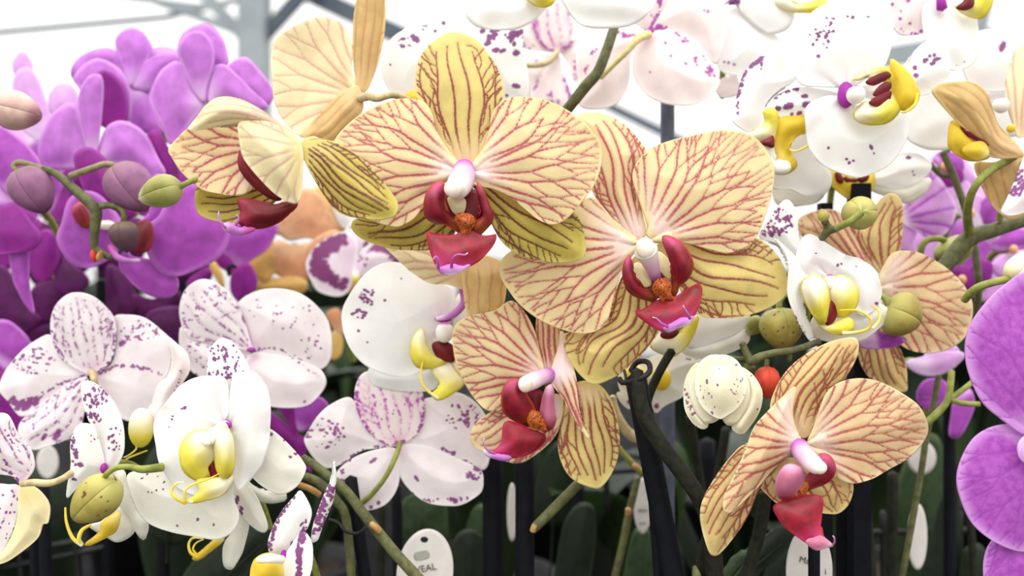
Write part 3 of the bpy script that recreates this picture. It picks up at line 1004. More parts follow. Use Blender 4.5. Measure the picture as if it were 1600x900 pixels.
lp = f.sheet('lip', 'lipred', '375,690 430,660 490,648 545,650 557,670 550,740 550,790 592,832 570,835 530,845 480,815 420,770 390,730', b=(470, 630), t=(550, 850), z=(.6, 1.3), dome=.28, label='magenta pointed lip')
f.sheet('lip_tip', 'lobepink', '495,818 525,806 550,800 592,832 570,838 530,848', b=(500, 760), z=(1.4, 1.5), dome=.12, par=lp)
f.sheet('side_lobe', 'lobepink', '400,560 430,535 470,545 487,575 470,620 440,655 400,658 383,620', b=(440, 670), t=(440, 535), z=(.6, 1.0), dome=.55, par=lp)
f.sheet('side_lobe', 'liplobe', '540,500 580,502 602,550 580,592 530,617 480,630 465,605 510,560', b=(470, 640), t=(590, 510), z=(.4, .5), dome=.35, par=lp)
f.sheet('callus', 'callus', '445,640 460,600 490,590 500,620 480,650 455,660', b=(470, 680), z=(.6, .6), dome=.2, par=lp, res=12)
f.tube('tendril', 'lilac', '588,836,1.4 600,824,1.6 601,808,1.7 595,798,1.7', [1.6, 1.2, 1, .7], par=lp)
co = f.tube('column', 'column', '468,470,.1 490,500,.7 520,530,1.1 545,548,1.3', [15, 15, 14, 11], sides=16, label='lilac orchid column with white tip')
f.ball('anther_cap', 'cap', 545, 545, 1.35, 26, 24, 22, par=co)

# --- half-open one on the left
f = flower('half-open cream-yellow orchid with folded hood and maroon lip beside the small green bud', J_, 0.272, (735, 340), GY, ped=False)
f.sheet('sepal', 'ycream', '150,242 180,200 230,130 290,85 360,75 440,95 540,150 640,220 708,275 640,255 560,225 480,215 400,215 320,222 240,240 190,248', b=(720, 300), t=(150, 240), z=(0, 1.3), dome=.5, pat='l5')
f.sheet('petal', 'ypet', '46,350 90,290 150,235 240,215 320,195 430,190 480,330 490,450 482,545 440,580 370,587 300,575 230,560 170,520 110,460 70,400', b=(560, 330), t=(50, 350), z=(-.5, -.2), dome=-.35, pat='f9')
f.sheet('petal', 'ycream', '410,212 480,200 560,205 640,240 705,275 742,350 742,450 738,550 715,624 650,610 590,570 520,500 460,430 430,380 413,300', b=(735, 340), t=(430, 390), z=(.1, .9), dome=.7, pat='f6', gap=20)
f.sheet('sepal', 'ysepgreen', '200,540 185,580 185,640 210,690 280,715 400,728 500,690 600,620 640,560 560,500 440,520 300,540', b=(680, 500), t=(185, 640), z=(-.9, -.9), dome=-.3, pat='l5')
f.sheet('sepal', 'ysepgreen', '735,345 760,310 820,298 900,305 990,350 1080,420 1160,510 1220,590 1240,640 1222,692 1150,712 1050,707 950,682 880,622 820,525 770,435', b=(735, 350), t=(1240, 650), z=(0, .35), dome=.45, pat='l9', gap=12)
lp = f.sheet('lip', 'lipmaroon', '408,612 450,605 540,620 600,632 650,622 717,626 680,672 620,722 540,752 450,754 412,722 425,670', b=(715, 640), t=(410, 690), z=(-.1, .2), dome=.5, label='maroon folded lip')
f.sheet('throat', 'lipmaroon', '425,345 410,400 420,450 460,510 530,570 600,610 640,600 600,550 520,490 460,420', b=(640, 600), z=(-.2, .0), dome=.1, par=lp)
f.sheet('lip_tip', 'lilac', '330,738 390,733 420,752 500,757 455,780 405,788 350,768', b=(480, 750), t=(330, 738), z=(.3, .3), dome=.2, par=lp)
f.tube('tendril', 'lilac', '345,755,.4 318,728,.5 306,700,.5 305,668,.5', [2.5, 2, 1.5, .8], par=lp)
f.tube('tendril', 'lilac', '395,740,.4 408,715,.5 408,695,.5 398,685,.5', [2, 1.6, 1.2, .7], par=lp)
f.tube('pedicel', 'stemcream', '725,320,-.2 760,300,-1 800,290,-2.2 830,300,-3.4', [5, 4.5, 4.5, 4.5])

# --- seen from behind, top
f = flower('pale yellow orchid seen from behind with one petal upright, against the greenhouse frame', C_, 0.335, (485, 450), GY, ped=False)
f.sheet('petal', 'yback', '478,440 450,330 455,250 440,170 400,110 330,82 270,85 200,110 130,150 85,200 70,270 75,380 90,490 130,570 190,630 235,645 330,570 440,490', z=(0, .3), dome=-.4, pat='f9', gap=22, ruf=.06)
f.sheet('sepal', 'ybackdark', '480,430 465,370 455,250 455,100 470,0 490,-90 540,-130 590,-80 608,20 608,80 600,180 570,310 530,410 500,440', z=(0, .2), dome=.3, pat='l4', gap=40)
f.sheet('sepal', 'ybackdark', '495,440 470,405 400,440 320,510 260,580 220,640 280,670 360,665 440,600 500,520', z=(.2, .6), dome=.4, pat='l4', gap=40)
f.tube('pedicel', 'stempale', '488,460,.3 530,452,.8 570,460,1.0 640,445,.4 720,470,-1', [7, 6.5, 6, 5.5, 5])

# --- right, behind the white one
f = flower('peach-yellow veined orchid behind the white yellow-lipped flower, olive bud before it', F_, 0.345, (640, 590), GY)
f.sheet('sepal', 'ypeachsep', '690,545 640,500 560,430 510,360 540,310 590,270 640,228 680,180 720,158 760,175 782,230 778,330 766,430 730,500', z=(-.3, -.5), pat='l6', b=(670, 580))
f.sheet('petal', 'ypeach', '660,570 600,520 500,440 400,390 320,365 280,320 290,280 340,250 440,232 510,270 545,340 600,440', z=(-.1, -.5), pat='f6', b=(660, 580))
f.sheet('petal', 'ypeach', '680,620 668,560 690,500 730,440 790,425 870,440 960,490 1040,560 1090,630 1106,700 1090,790 1050,850 980,890 900,905 800,885 720,810 690,700', b=(650, 600), z=(0, -.2), pat='f10', ruf=.06)
f.sheet('sepal', 'ypeachsep', '620,650 560,760 560,860 600,990 690,1060 790,1085 800,1030 790,940 740,820 680,700', b=(640, 610), z=(-.5, -.8), pat='l6')

# --- behind the upright one, side view
f = flower('small yellow orchid in side view, pale petals peeping out beneath the upright red-lipped one', R_, 0.328, (940, 350), GY, ped=False)
f.sheet('petal', 'yback', '600,260 640,250 740,260 850,280 920,320 930,430 850,412 780,407 720,372 660,320', b=(930, 350), t=(620, 260), z=(-.2, .1), pat='f6', dome=.3)
f.sheet('petal', 'ybackdark', '905,330 940,320 1000,300 1078,340 1078,420 1062,500 1000,558 940,558 922,520 910,430', b=(960, 310), t=(960, 560), z=(.3, .5), dome=.5, pat='l4', gap=50)
f.tube('lip', 'lilac', '905,425,-.3 912,480,-.2 870,528,0 805,546,.1', [6, 6, 6, 3], label='pink curled lip')

# --- top right corner
f = flower('golden hooded orchid with yellow lip in side view on a curved green stalk', U_, 0.330, (420, 310), GY, ped=False)
f.sheet('petal', 'yback', '430,260 405,200 385,130 385,60 400,0 430,-60 520,-90 560,40 540,150 480,230', b=(430, 300), z=(-.4, -.6), pat='f6', gap=24)
f.sheet('sepal', 'ybackdark', '275,350 340,345 400,325 450,330 470,420 450,520 400,547 340,502 300,430', b=(400, 310), z=(-.6, -.9), pat='l5', gap=40)
f.sheet('sepal', 'ybackdark', '125,92 150,70 220,62 280,70 320,110 340,170 360,220 410,270 445,320 400,332 330,327 300,290 250,240 190,180 140,122', b=(430, 320), t=(125, 90), z=(0, .9), dome=.6, pat='l5', gap=30)
lp = f.sheet('lip', 'lipgold', '190,203 230,215 300,270 327,295 320,332 250,340 190,302 180,280', b=(320, 300), t=(180, 270), z=(-.1, .4), dome=.4, label='golden yellow lip')
f.sheet('callus', 'calred', '228,215 260,225 285,250 310,262 322,285 305,292 280,270 250,255 232,240', z=(.35, .4), dome=.1, par=lp, b=(330, 300), res=10)
f.sheet('side_lobe', 'lipgold', '230,305 260,280 300,275 322,300 318,330 270,336', z=(.4, .5), dome=.25, par=lp, b=(320, 320))
co = f.ball('column', 'columnwhite', 370, 145, -.2, 26, 28)
f.ball('anther_cap', 'lipgold', 404, 226, -.1, 14, 16, par=co)
f.tube('pedicel', 'stemgreen', '415,325,-.4 335,372,0 278,430,.1 252,510,-1 256,590,-2.8', [6.5, 6, 6, 6.5, 8])

# ------------------------------------------------------------------ white ones
f = flower('large white orchid facing out with lemon-yellow lip, in front of the green bud stalk', H_, 0.298, (1060, 200), GW)
f.sheet('sepal', 'white', '1060,200 1000,60 978,-20 975,-70 990,-165 1030,-210 1080,-205 1130,-150 1170,-75 1160,-20 1100,80', b=(1060, 190), z=(-.3, -.5), S=H_, spots=[('z', 1060, -100, 90, 100, 46, 1.2, 2.4), ('l', '1050,-170 1060,-90 1070,-20', 16, 2.0)])
f.sheet('sepal', 'whitegreen', '1050,240 900,330 780,380 700,398 600,430 640,580 700,650 800,690 930,715 1020,727 1090,692 1122,620 1100,540 1090,400', z=(-.6, -.6), spots=[('z', 760, 470, 130, 60, 14, 1.0, 2.0), ('p', 930, 630, 8), ('p', 835, 660, 6), ('p', 1005, 655, 6)])
f.sheet('sepal', 'whitegreen', '1100,260 1200,220 1260,208 1320,250 1380,310 1420,360 1435,400 1400,470 1340,512 1280,505 1200,450 1130,360', z=(-.6, -.7), spots=[('p', 1270, 235, 9, 1.6), ('p', 1335, 262, 6, 1.5), ('p', 1360, 342, 8, 1.5), ('p', 1387, 325, 7, 1.5)], b=(1080, 250))
f.sheet('petal', 'white', '1060,195 1070,90 1060,-20 1000,-40 920,-30 860,0 800,60 740,140 724,210 735,290 750,370 800,450 860,500 960,520 1040,420 1050,300', z=(0, -.1), ruf=.1, dome=.5, spots=[('p', 872, 110, 9), ('p', 856, 116, 5), ('p', 815, 150, 6), ('p', 812, 165, 6), ('p', 798, 200, 4)], b=(1075, 210))
f.sheet('petal', 'white', '1070,200 1075,90 1085,0 1100,-45 1185,-60 1230,-15 1260,45 1270,120 1260,270 1230,375 1170,450 1110,500 1085,400 1080,290', z=(0, -.1), ruf=.1, dome=.5, b=(1060, 210))
lp = f.sheet('lip', 'lipyellow', '925,450 1010,442 1092,428 1082,470 1040,520 960,545 900,557 870,550 900,535 935,500', b=(1090, 420), t=(870, 556), z=(.5, 1.2), dome=.35, label='lemon-yellow lip with curled tendrils')
f.sheet('side_lobe', 'lipyellow', '846,315 868,260 920,222 985,225 1012,290 1002,350 972,390 978,440 920,447 862,402', b=(1010, 250), t=(850, 380), z=(.5, .8), dome=.8, par=lp)
f.sheet('side_lobe', 'lipyellow', '1004,262 1028,210 1068,213 1092,270 1097,350 1082,420 1050,440 1020,400 1010,330', b=(1060, 215), t=(1040, 440), z=(.7, .9), dome=.8, par=lp)
f.sheet('callus', 'calred', '972,380 998,318 1014,330 1018,400 1032,436 990,432', b=(1000, 440), z=(.5, .5), dome=.15, par=lp, res=10)
f.tube('tendril', 'tendyellow', '1030,420,1.4 960,452,1.5 900,472,1.6 868,500,1.7 872,545,1.6 900,552,1.4', [.8, 1.4, 1.8, 2, 2.4, 3], par=lp)
f.tube('tendril', 'tendyellow', '870,558,1.5 825,535,1.7 806,500,1.7 825,468,1.7 862,460,1.6', [3, 2.2, 2, 1.6, .9], par=lp)
co = f.tube('column', 'columnwhite', '1062,190,.1 1020,225,.7 975,262,1.0', [9, 10, 10], sides=14)
f.ball('anther_cap', 'cap', 962, 268, 1.05, 30, 26, par=co)
f.ball('column_base', 'purplespot', 1055, 195, .35, 28, 18, 12, par=co)

# folded petals round it (the neighbour just behind)
f = flower('white orchid with narrow hanging sepals and a curled yellow lip beneath the large white one', H_, 0.318, (1090, 540), GW)
f.sheet('sepal', 'whitegreen', '1075,490 1140,458 1200,520 1240,610 1257,670 1235,694 1180,660 1130,600', b=(1090, 480), z=(0, .2), spots=[('l', '1090,500 1120,550 1145,605', 12, 2.4)], dome=.3)
f.sheet('sepal', 'whitegreen', '1100,560 1085,690 1050,760 1055,850 1090,864 1130,800 1162,700 1168,640 1140,580', b=(1120, 540), z=(-.2, -.2), dome=.3)
f.sheet('petal', 'whitegreen', '1150,440 1180,470 1290,520 1330,500 1340,540 1270,555 1210,540 1150,500', b=(1100, 460), z=(-.4, -.6))
lp = f.sheet('lip', 'lipgold', '1050,725 1000,770 930,822 905,815 940,790 985,750 1020,725', b=(1060, 720), t=(910, 820), z=(-.2, .2), dome=.2, label='curled yellow lip')
f.tube('tendril', 'tendyellow', '925,812,.3 893,790,.4 885,750,.3 905,722,.2 950,724,.1', [2.5, 2.2, 2, 1.8, 1], par=lp)
f.tube('tendril', 'tendyellow', '930,808,.2 905,775,.3 920,745,.2 955,728,.1', [2, 1.6, 1.3, .8], par=lp)

f = flower('white orchid in side view with dense purple freckles, behind the speckled green bud', H_, 0.308, (490, 400), GW)
f.sheet('sepal', 'white', '490,400 478,310 450,220 420,170 398,100 386,20 400,-12 440,-8 500,40 550,110 580,200 584,300 565,360 525,405', z=(0, -.2), spots=[('z', 455, 60, 55, 55, 40, 1.3, 2.6), ('z', 540, 250, 30, 70, 16, 1.2, 2.2), ('z', 450, 150, 40, 40, 12, 1.5, 2.8)])
f.sheet('petal', 'white', '320,530 318,480 335,380 333,280 360,200 400,183 440,200 475,290 492,390 450,440 370,480', b=(500, 420), z=(.1, .4), spots=[('z', 350, 340, 18, 120, 22, 1.2, 2.6), ('p', 384, 376, 12, 1.6), ('p', 360, 325, 10, 1.6), ('z', 430, 250, 30, 30, 5, 1, 1.6)], dome=.4)
f.ball('column', 'purplespot', 488, 395, .3, 16, 24)
f.sheet('sepal', 'whitegreen', '520,420 580,405 600,480 640,600 692,640 680,726 640,690 605,620 560,560', b=(530, 420), z=(-.2, -.4), dome=.3)
f.sheet('sepal', 'whitegreen', '420,662 480,640 560,570 600,600 635,685 560,737 500,712', b=(560, 560), z=(-.5, -.7), dome=.3)
lp = f.sheet('lip', 'lipgold', '480,655 540,610 562,600 545,680 500,715 440,745 400,758 420,735 470,700', b=(560, 600), t=(390, 760), z=(.2, .6), dome=.35, label='yellow lip')
f.tube('tendril', 'tendyellow', '306,580,.9 312,650,1 340,720,1 385,756,.9', [1.4, 2, 2.6, 3], par=lp)
f.tube('tendril', 'tendyellow', '425,660,.7 385,685,.9 370,725,1 385,752,.9', [2, 3, 3, 2.5], par=lp)

f = flower('white orchid with round lemon lip behind the freckled side-view one', H_, 0.330, (690, 180), GW)
f.sheet('petal', 'palepink', '785,290 830,320 880,370 892,440 862,500 822,560 800,640 775,720 732,735 690,710 690,640 712,600 740,520 790,460 806,380', S=G_, b=(730, 720), t=(790, 290), z=(0, .4), dome=.35, spots=[('l', '850,450 840,490 815,540', 14, 1.1)])
lp = f.ball('lip', 'lipyellow', 662, 205, .4, 54, 92, 60, label='round lemon-yellow lip')
f.tube('tendril', 'tendyellow', '625,265,.5 640,300,.6 610,330,.7 580,345,.7', [1.2, 1.4, 1.2, .8], par=lp)
f.tube('tendril', 'tendyellow', '690,312,.3 630,335,.5 590,355,.6 580,380,.6', [1.2, 1.4, 1.2, .8], par=lp)

f = flower('speckled white orchid seen from behind with cream underside, on a pale curved stalk', H_, 0.300, (90, 465), GW, ped=False)
f.sheet('petal', 'pale', '100,465 60,430 0,420 -100,380 -120,240 -60,160 0,135 45,150 95,250 145,300 165,385 135,440', z=(0, .3), pat='l5', spots=[('l', '0,200 40,240 60,280', 10, 1.6), ('l', '30,360 60,420 90,460', 12, 2.2), ('e', 26, 1.0, 2.0, .6)])
f.sheet('sepal', 'pale', '90,480 40,470 -40,470 -120,520 -120,760 -40,820 0,800 60,740 100,600', z=(-.2, .2), spots=[('e', 40, 1.0, 2.2, .7), ('z', 40, 560, 50, 80, 10, 1.3, 2.4)])
f.sheet('sepal', 'ycream', '95,475 150,475 200,510 236,570 228,650 205,655 180,720 100,790 20,838 -40,840 20,780 70,680 90,580', z=(0, .4), dome=.4, spots=[('p', 150, 640, 8, 2), ('p', 80, 650, 8, 1.8), ('p', 70, 790, 6)], b=(95, 480))
f.tube('pedicel', 'stempale', '105,468,.4 160,462,.8 230,465,.7 290,445,.2 335,415,-.5', [5, 5.5, 5.5, 5, 5])

f = flower('pale mauve-speckled orchid seen from behind, one petal edge folded over purple', G_, 0.362, (425, 460), 'pale speckled orchids seen from behind', ped=False)
f.sheet('petal', 'pale', '415,465 330,420 270,350 238,280 180,300 100,360 40,430 5,500 -2,540 40,590 100,662 170,625 250,570 340,510', z=(0, .3), dome=.3, spots=[('z', 160, 400, 100, 60, 46, 1.1, 2.4), ('l', '60,585 110,600 170,570', 40, 3.0), ('l', '90,620 120,610 170,590', 30, 3.0), ('l', '180,570 280,510 390,475', 40, 1.7)])
f.sheet('petal', 'pale', '440,465 520,420 548,330 535,200 600,185 680,200 760,260 815,320 826,400 800,470 780,540 740,620 680,672 600,682 540,642 490,560', z=(0, .2), dome=.35, spots=[('z', 660, 260, 100, 50, 40, 1.0, 2.2), ('l', '470,460 560,425 660,430 760,470', 40, 1.7), ('p', 578, 318, 14, 1.6)])
f.sheet('sepal', 'pale', '410,480 340,500 240,570 150,635 93,700 98,770 160,818 230,802 310,772 375,742 395,650 415,560', z=(.2, .5), dome=.3, pat='l5', spots=[('l', '390,500 300,550 200,640 110,690', 24, 1.5), ('p', 270, 745, 16, 2.2), ('p', 210, 755, 11, 2), ('z', 200, 690, 80, 50, 8, 1, 1.8)])
f.sheet('sepal', 'pale', '425,460 370,445 300,400 255,320 240,230 260,150 310,95 370,80 440,100 500,150 535,200 548,280 535,370 500,430', z=(.2, .4), dome=.35, pat='l7', gap=9, spots=[('l', '250,260 280,370 340,450 400,470', 44, 1.6), ('l', '545,270 540,350 510,420 460,455', 40, 1.7), ('z', 390, 200, 130, 90, 30, .8, 1.5)])
f.tube('pedicel', 'stempale', '428,452,.5 440,485,1.0 450,530,.7 460,600,-.3', [5, 5, 5, 5])

f = flower('pale mauve-speckled orchid seen from behind, below the purple flowers and beside the peach ones', G_, 0.372, (1185, 350), 'pale speckled orchids seen from behind', ped=False)
f.sheet('petal', 'pale', '1170,360 1000,300 900,270 850,245 843,320 868,390 900,450 960,478 1050,450 1130,400', z=(0, .1), spots=[('e', 60, 1.0, 2.2, .7)])
f.sheet('petal', 'pale', '1190,350 1150,300 1120,200 1120,130 1190,80 1280,62 1380,75 1460,120 1530,200 1555,290 1550,390 1500,440 1400,400 1280,370', z=(0, .2), spots=[('z', 1380, 190, 120, 70, 30, .8, 1.8), ('l', '1190,350 1300,345 1420,400', 30, 1.5), ('z', 1460, 330, 60, 60, 14, 1, 2), ('z', 1220, 160, 60, 60, 8, 1, 1.8)])
f.sheet('sepal', 'pale', '1185,365 1280,370 1400,395 1500,440 1530,500 1500,560 1440,610 1340,622 1230,600 1160,520 1140,430', z=(.1, .4), spots=[('l', '1380,390 1450,450 1500,480', 10, 1.5), ('p', 1430, 590, 7)])
f.sheet('sepal', 'pale', '1180,355 1060,330 950,310 880,285 850,220 845,140 870,70 920,28 980,22 1050,60 1110,130 1150,220 1175,310', z=(.2, .3), pat='l5', spots=[('z', 900, 160, 50, 100, 30, 1, 2), ('z', 1020, 100, 80, 60, 24, 1, 2), ('l', '1120,150 1160,240', 10, 1.4)])
f.ball('column_base', 'purplespot', 1178, 350, .5, 22, 12)

f = flower('pale purple-speckled orchid seen from behind on a thin green stalk, above the white oval tag', I_, 0.352, (810, 285), 'pale speckled orchids seen from behind', ped=False)
f.sheet('petal', 'pale', '790,290 650,310 560,370 480,392 420,342 378,270 390,230 440,150 510,90 590,63 640,130 700,230', z=(0, .2), spots=[('z', 480, 230, 90, 70, 44, 1.1, 2.4), ('l', '770,290 650,310 560,370 520,420', 30, 1.6)])
f.sheet('petal', 'pale', '830,280 930,200 935,80 980,60 1080,38 1160,70 1222,140 1242,220 1247,340 1212,402 1100,355 950,300', z=(0, .2), spots=[('z', 1120, 150, 90, 60, 44, 1.1, 2.6), ('l', '1020,290 1100,340 1190,410', 24, 2)])
f.sheet('sepal', 'pale', '815,290 950,290 1100,350 1200,400 1217,460 1200,512 1120,562 1040,570 950,552 880,502 832,440 815,370', z=(.1, .4), spots=[('z', 1170, 420, 40, 40, 20, 1.5, 2.6), ('l', '890,510 960,545 1050,540 1140,530', 16, 2), ('p', 1085, 545, 12), ('p', 905, 440, 8, 2.4)])
f.sheet('sepal', 'pale', '800,300 825,360 818,470 770,552 700,588 640,582 560,480 528,420 600,350 700,310', z=(.1, .4), spots=[('z', 545, 420, 30, 40, 10, 1.5, 2.6), ('p', 700, 360, 9, 2.6), ('p', 725, 555, 10), ('p', 690, 575, 10), ('p', 590, 355, 9)])
f.sheet('sepal', 'palepink', '790,290 690,235 640,160 614,80 620,0 660,-55 760,-66 860,-44 922,20 942,110 930,190 890,250', z=(.2, .3), pat='l6', gap=12, spots=[('l', '620,40 640,160 700,240 760,285', 44, 2.2), ('l', '930,30 940,120 925,190 880,250 800,280', 44, 2.2), ('z', 770, 90, 120, 80, 24, 1, 1.8)])
f.tube('pedicel', 'stemgreen', '825,275,.6 805,340,1.0 760,430,1.2 700,510,.9 645,560,.4', [4.5, 4.2, 4, 4, 4.5])

f = flower('white orchid with one broad round purple-specked petal beside the sideways yellow one', R_, 0.340, (850, 560), GW)
f.sheet('sepal', 'white', '850,640 760,720 640,745 550,735 540,760 560,800 640,822 720,828 790,822 815,790 850,700', z=(-.5, -.7), spots=[('z', 575, 740, 25, 10, 10, 1.2, 2.2)])
f.sheet('petal', 'white', '880,500 870,430 790,390 700,350 640,323 570,340 510,390 450,480 436,540 450,620 490,690 550,740 650,770 740,755 810,700 865,600', z=(0, -.1), dome=.6, ruf=.06, spots=[('z', 540, 460, 38, 34, 26, 1.2, 2.6), ('z', 505, 525, 28, 22, 14, 1.2, 2.6), ('p', 605, 474, 6), ('p', 503, 593, 6), ('p', 537, 636, 5), ('p', 668, 390, 4)])
f.sheet('petal', 'white', '860,540 900,440 990,420 1060,480 1080,580 1040,680 950,700 880,640', z=(-.3, -.5))
lp = f.sheet('lip', 'lipyellow', '850,715 890,760 912,800 865,840 812,864 788,840 822,800 785,740', b=(840, 700), t=(815, 865), z=(.5, 1.1), dome=.3, label='yellow lip')
f.sheet('side_lobe', 'lipyellow', '750,585 715,620 704,680 730,732 790,737 852,712 800,692 765,650', b=(800, 600), t=(730, 730), z=(.5, .8), dome=.45, par=lp)
f.sheet('side_lobe', 'lipyellow', '860,720 880,690 905,720 930,780 905,800 880,770', b=(860, 690), z=(.4, .5), dome=.3, par=lp)
f.sheet('callus', 'calred', '793,640 840,636 874,658 872,712 820,702 795,672', b=(840, 600), z=(.6, .7), dome=.2, par=lp, res=10)
f.tube('tendril', 'tendyellow', '765,678,1 745,745,1.2 755,810,1.3 812,856,1.2', [.9, 1.5, 2, 2.5], par=lp)
co = f.ball('column', 'columnwhite', 836, 598, .8, 34, 40, 34)
f.ball('column_base', 'purplespot', 832, 545, .4, 34, 14, par=co)

f = flower('purple-dashed white orchid with a golden lip low beside the diagonal green stem', I_, 0.302, (285, 810), GW)
f.sheet('petal', 'white', '300,800 240,805 214,782 210,730 240,650 290,570 340,515 362,500 400,560 412,612 385,690 335,760', z=(0, .2), spots=[('l', '330,530 270,610 235,690 220,770', 70, 1.8), ('z', 375, 670, 18, 40, 16, 1.2, 2), ('p', 318, 742, 7, 2)])
f.sheet('petal', 'white', '412,740 420,660 445,580 485,490 512,430 517,360 526,420 522,500 505,570 470,650 440,725 420,738', b=(410, 740), t=(515, 380), z=(0, .3), dome=.25, spots=[('l', '500,480 470,560 440,640', 60, 2.4), ('l', '515,470 490,590 430,690', 40, 2)])
f.sheet('sepal', 'white', '285,812 320,750 370,690 412,740 416,830 405,885 380,940 300,940 282,880', z=(.2, .5), dome=.3, spots=[('l', '375,680 355,790 350,900', 110, 2.3)], b=(380, 660))
lp = f.sheet('lip', 'lipgold', '125,900 130,860 150,820 200,795 260,808 288,850 285,930 180,960 120,940', b=(285, 830), t=(125, 890), z=(.3, .9), dome=.7, label='golden yellow lip')
f.tube('side_lobe', 'lipwhite', '160,826,1.5 210,818,1.6 275,824,1.2', [5, 7, 6], par=lp)
f.ball('column_base', 'purplespot', 280, 800, .4, 14, 22)

f = flower('white orchid with lemon cupped lip and curling tendrils over the peach-yellow one', F_, 0.313, (440, 560), GW)
f.sheet('sepal', 'white', '420,560 340,500 260,440 180,390 108,362 150,285 200,210 240,190 278,240 292,330 300,400 380,480', z=(-.4, -.5), spots=[('z', 200, 290, 60, 60, 44, 1.3, 2.6), ('z', 150, 330, 40, 30, 18, 1.3, 2.6), ('z', 285, 190, 14, 30, 8, 1.4, 2.4), ('p', 235, 275, 14)], b=(460, 600))
f.sheet('petal', 'white', '440,560 380,530 320,540 280,500 285,420 310,370 350,348 420,390 500,440 570,460 630,500 670,560 678,630 650,692 600,732 550,700 490,600', z=(0, -.2), ruf=.1, dome=.4, spots=[('p', 370, 440, 5), ('p', 472, 495, 7), ('p', 490, 490, 6), ('p', 558, 502, 5), ('p', 655, 672, 8, 2)])
f.sheet('petal', 'white', '430,560 330,540 280,460 230,410 180,370 240,480 240,630 280,740 330,830 358,855 352,790 312,700 320,620', b=(440, 560), z=(.1, .2), dome=.3, spots=[('l', '265,720 300,770 345,840', 14, 1.4)])
f.sheet('sepal', 'whitegreen', '400,700 340,780 360,830 430,850 500,855 590,848 650,802 700,762 727,720 700,690 650,668 560,690', z=(-.4, -.4), b=(440, 600))
lp = f.sheet('lip', 'lipyellow', '375,755 450,768 530,742 548,790 500,817 430,807', b=(440, 720), t=(490, 820), z=(.6, 1.0), dome=.25, label='lemon-yellow lip with curled tendrils')
f.sheet('side_lobe', 'lipyellow', '308,590 330,555 380,543 420,580 437,650 432,720 402,772 360,722 320,652', b=(330, 600), t=(420, 720), z=(.6, .9), dome=.7, par=lp)
f.sheet('side_lobe', 'lipyellow', '438,575 480,543 530,558 567,610 567,670 530,722 470,732 450,680 430,630', b=(450, 570), t=(560, 690), z=(.5, .8), dome=.7, par=lp)
f.sheet('callus', 'calred', '430,655 468,700 457,752 423,772 412,730', b=(440, 650), z=(.8, .9), dome=.15, par=lp, res=10)
f.tube('tendril', 'tendyellow', '485,705,1.4 570,706,1.6 630,745,1.7 620,790,1.6 560,808,1.4 500,812,1.2', [.9, 1.6, 2, 2.2, 2.5, 3], par=lp)
f.tube('tendril', 'tendyellow', '632,682,.8 668,705,1.1 672,750,1.2 640,790,1.3', [1, 1.6, 2, 2.2], par=lp)
co = f.ball('column', 'columnwhite', 440, 575, .6, 26, 40)
f.ball('column_base', 'purplespot', 305, 560, .2, 12, 18, par=co)

f = flower('white orchid with pale lemon lip, tucked under the tilted yellow one beside the olive buds', T_, 0.335, (230, 230), GW)
f.sheet('petal', 'white', '250,200 330,150 450,150 560,140 618,150 582,222 520,270 430,300 340,330 260,330', z=(0, 0), dome=.35)
f.sheet('sepal', 'whitegreen', '240,320 340,320 430,300 520,262 580,230 612,262 602,310 530,352 450,382 380,397 300,392 240,362', b=(220, 260), z=(-.3, -.3), dome=.3, spots=[('p', 565, 225, 12, 1.6), ('p', 595, 248, 8)])
lp = f.sheet('lip', 'lipyellow', '60,330 100,270 160,250 220,250 285,190 327,155 312,230 272,310 222,362 180,384 130,370', b=(80, 330), t=(320, 170), z=(.3, .5), dome=.4, label='pale lemon lip')
f.sheet('callus', 'calred', '115,262 150,240 215,238 200,268 170,284 130,280', b=(170, 200), z=(.75, .75), dome=.1, par=lp, res=10)

f = flower('white orchid with round mustard lip lobes behind the dark clipped stem', T_, 0.362, (80, 450), GW)
f.sheet('petal', 'whitegreen', '20,420 60,390 180,360 340,380 400,420 300,480 255,540 248,602 150,655 90,690 72,660 40,600 -40,610 -110,580 -120,480 -60,420', z=(-.3, -.3), spots=[('p', 95, 662, 12), ('p', -60, 620, 10), ('z', 290, 398, 40, 8, 5, 1, 1.8)])
f.sheet('sepal', 'whitegreen', '60,600 100,640 120,670 95,700 75,690 62,650', z=(-.2, -.2), spots=[('p', 92, 662, 12)], b=(80, 500))
f.sheet('sepal', 'whitegreen', '-130,590 -60,590 -20,640 -60,680 -110,640', z=(-.2, -.2), spots=[('p', -60, 640, 12)], b=(80, 500))
lp = f.ball('lip', 'lipgold', 120, 510, .4, 56, 66, 50, label='round mustard lip lobe')
f.ball('side_lobe', 'lipgold', -30, 500, .4, 60, 70, 50, par=lp)

# --- top middle and right
f = flower('big white orchid with gold lip, dark red throat and purple specks on its upper petal', E_, 0.325, (520, 440), GW)
f.sheet('petal', 'white', '560,400 500,410 400,410 300,395 258,300 280,200 320,100 380,40 460,5 540,-5 640,10 700,60 738,150 720,240 690,315 640,350', z=(0, -.2), dome=.5, ruf=.06, spots=[('z', 385, 200, 60, 60, 14, 1.6, 3), ('z', 435, 120, 25, 50, 9, 1.4, 2.6), ('p', 385, 267, 9), ('p', 520, 82, 6), ('p', 545, 86, 9), ('p', 616, 83, 6)])
f.sheet('petal', 'white', '530,470 620,520 720,520 795,530 803,620 780,690 720,770 640,812 560,832 460,802 390,762 340,690 325,600 330,500 430,450', z=(0, -.2), dome=.5, ruf=.06, spots=[('p', 433, 692, 7), ('p', 630, 688, 9, 1.8), ('p', 643, 718, 6), ('p', 516, 745, 7), ('p', 546, 753, 7), ('p', 526, 762, 8)])
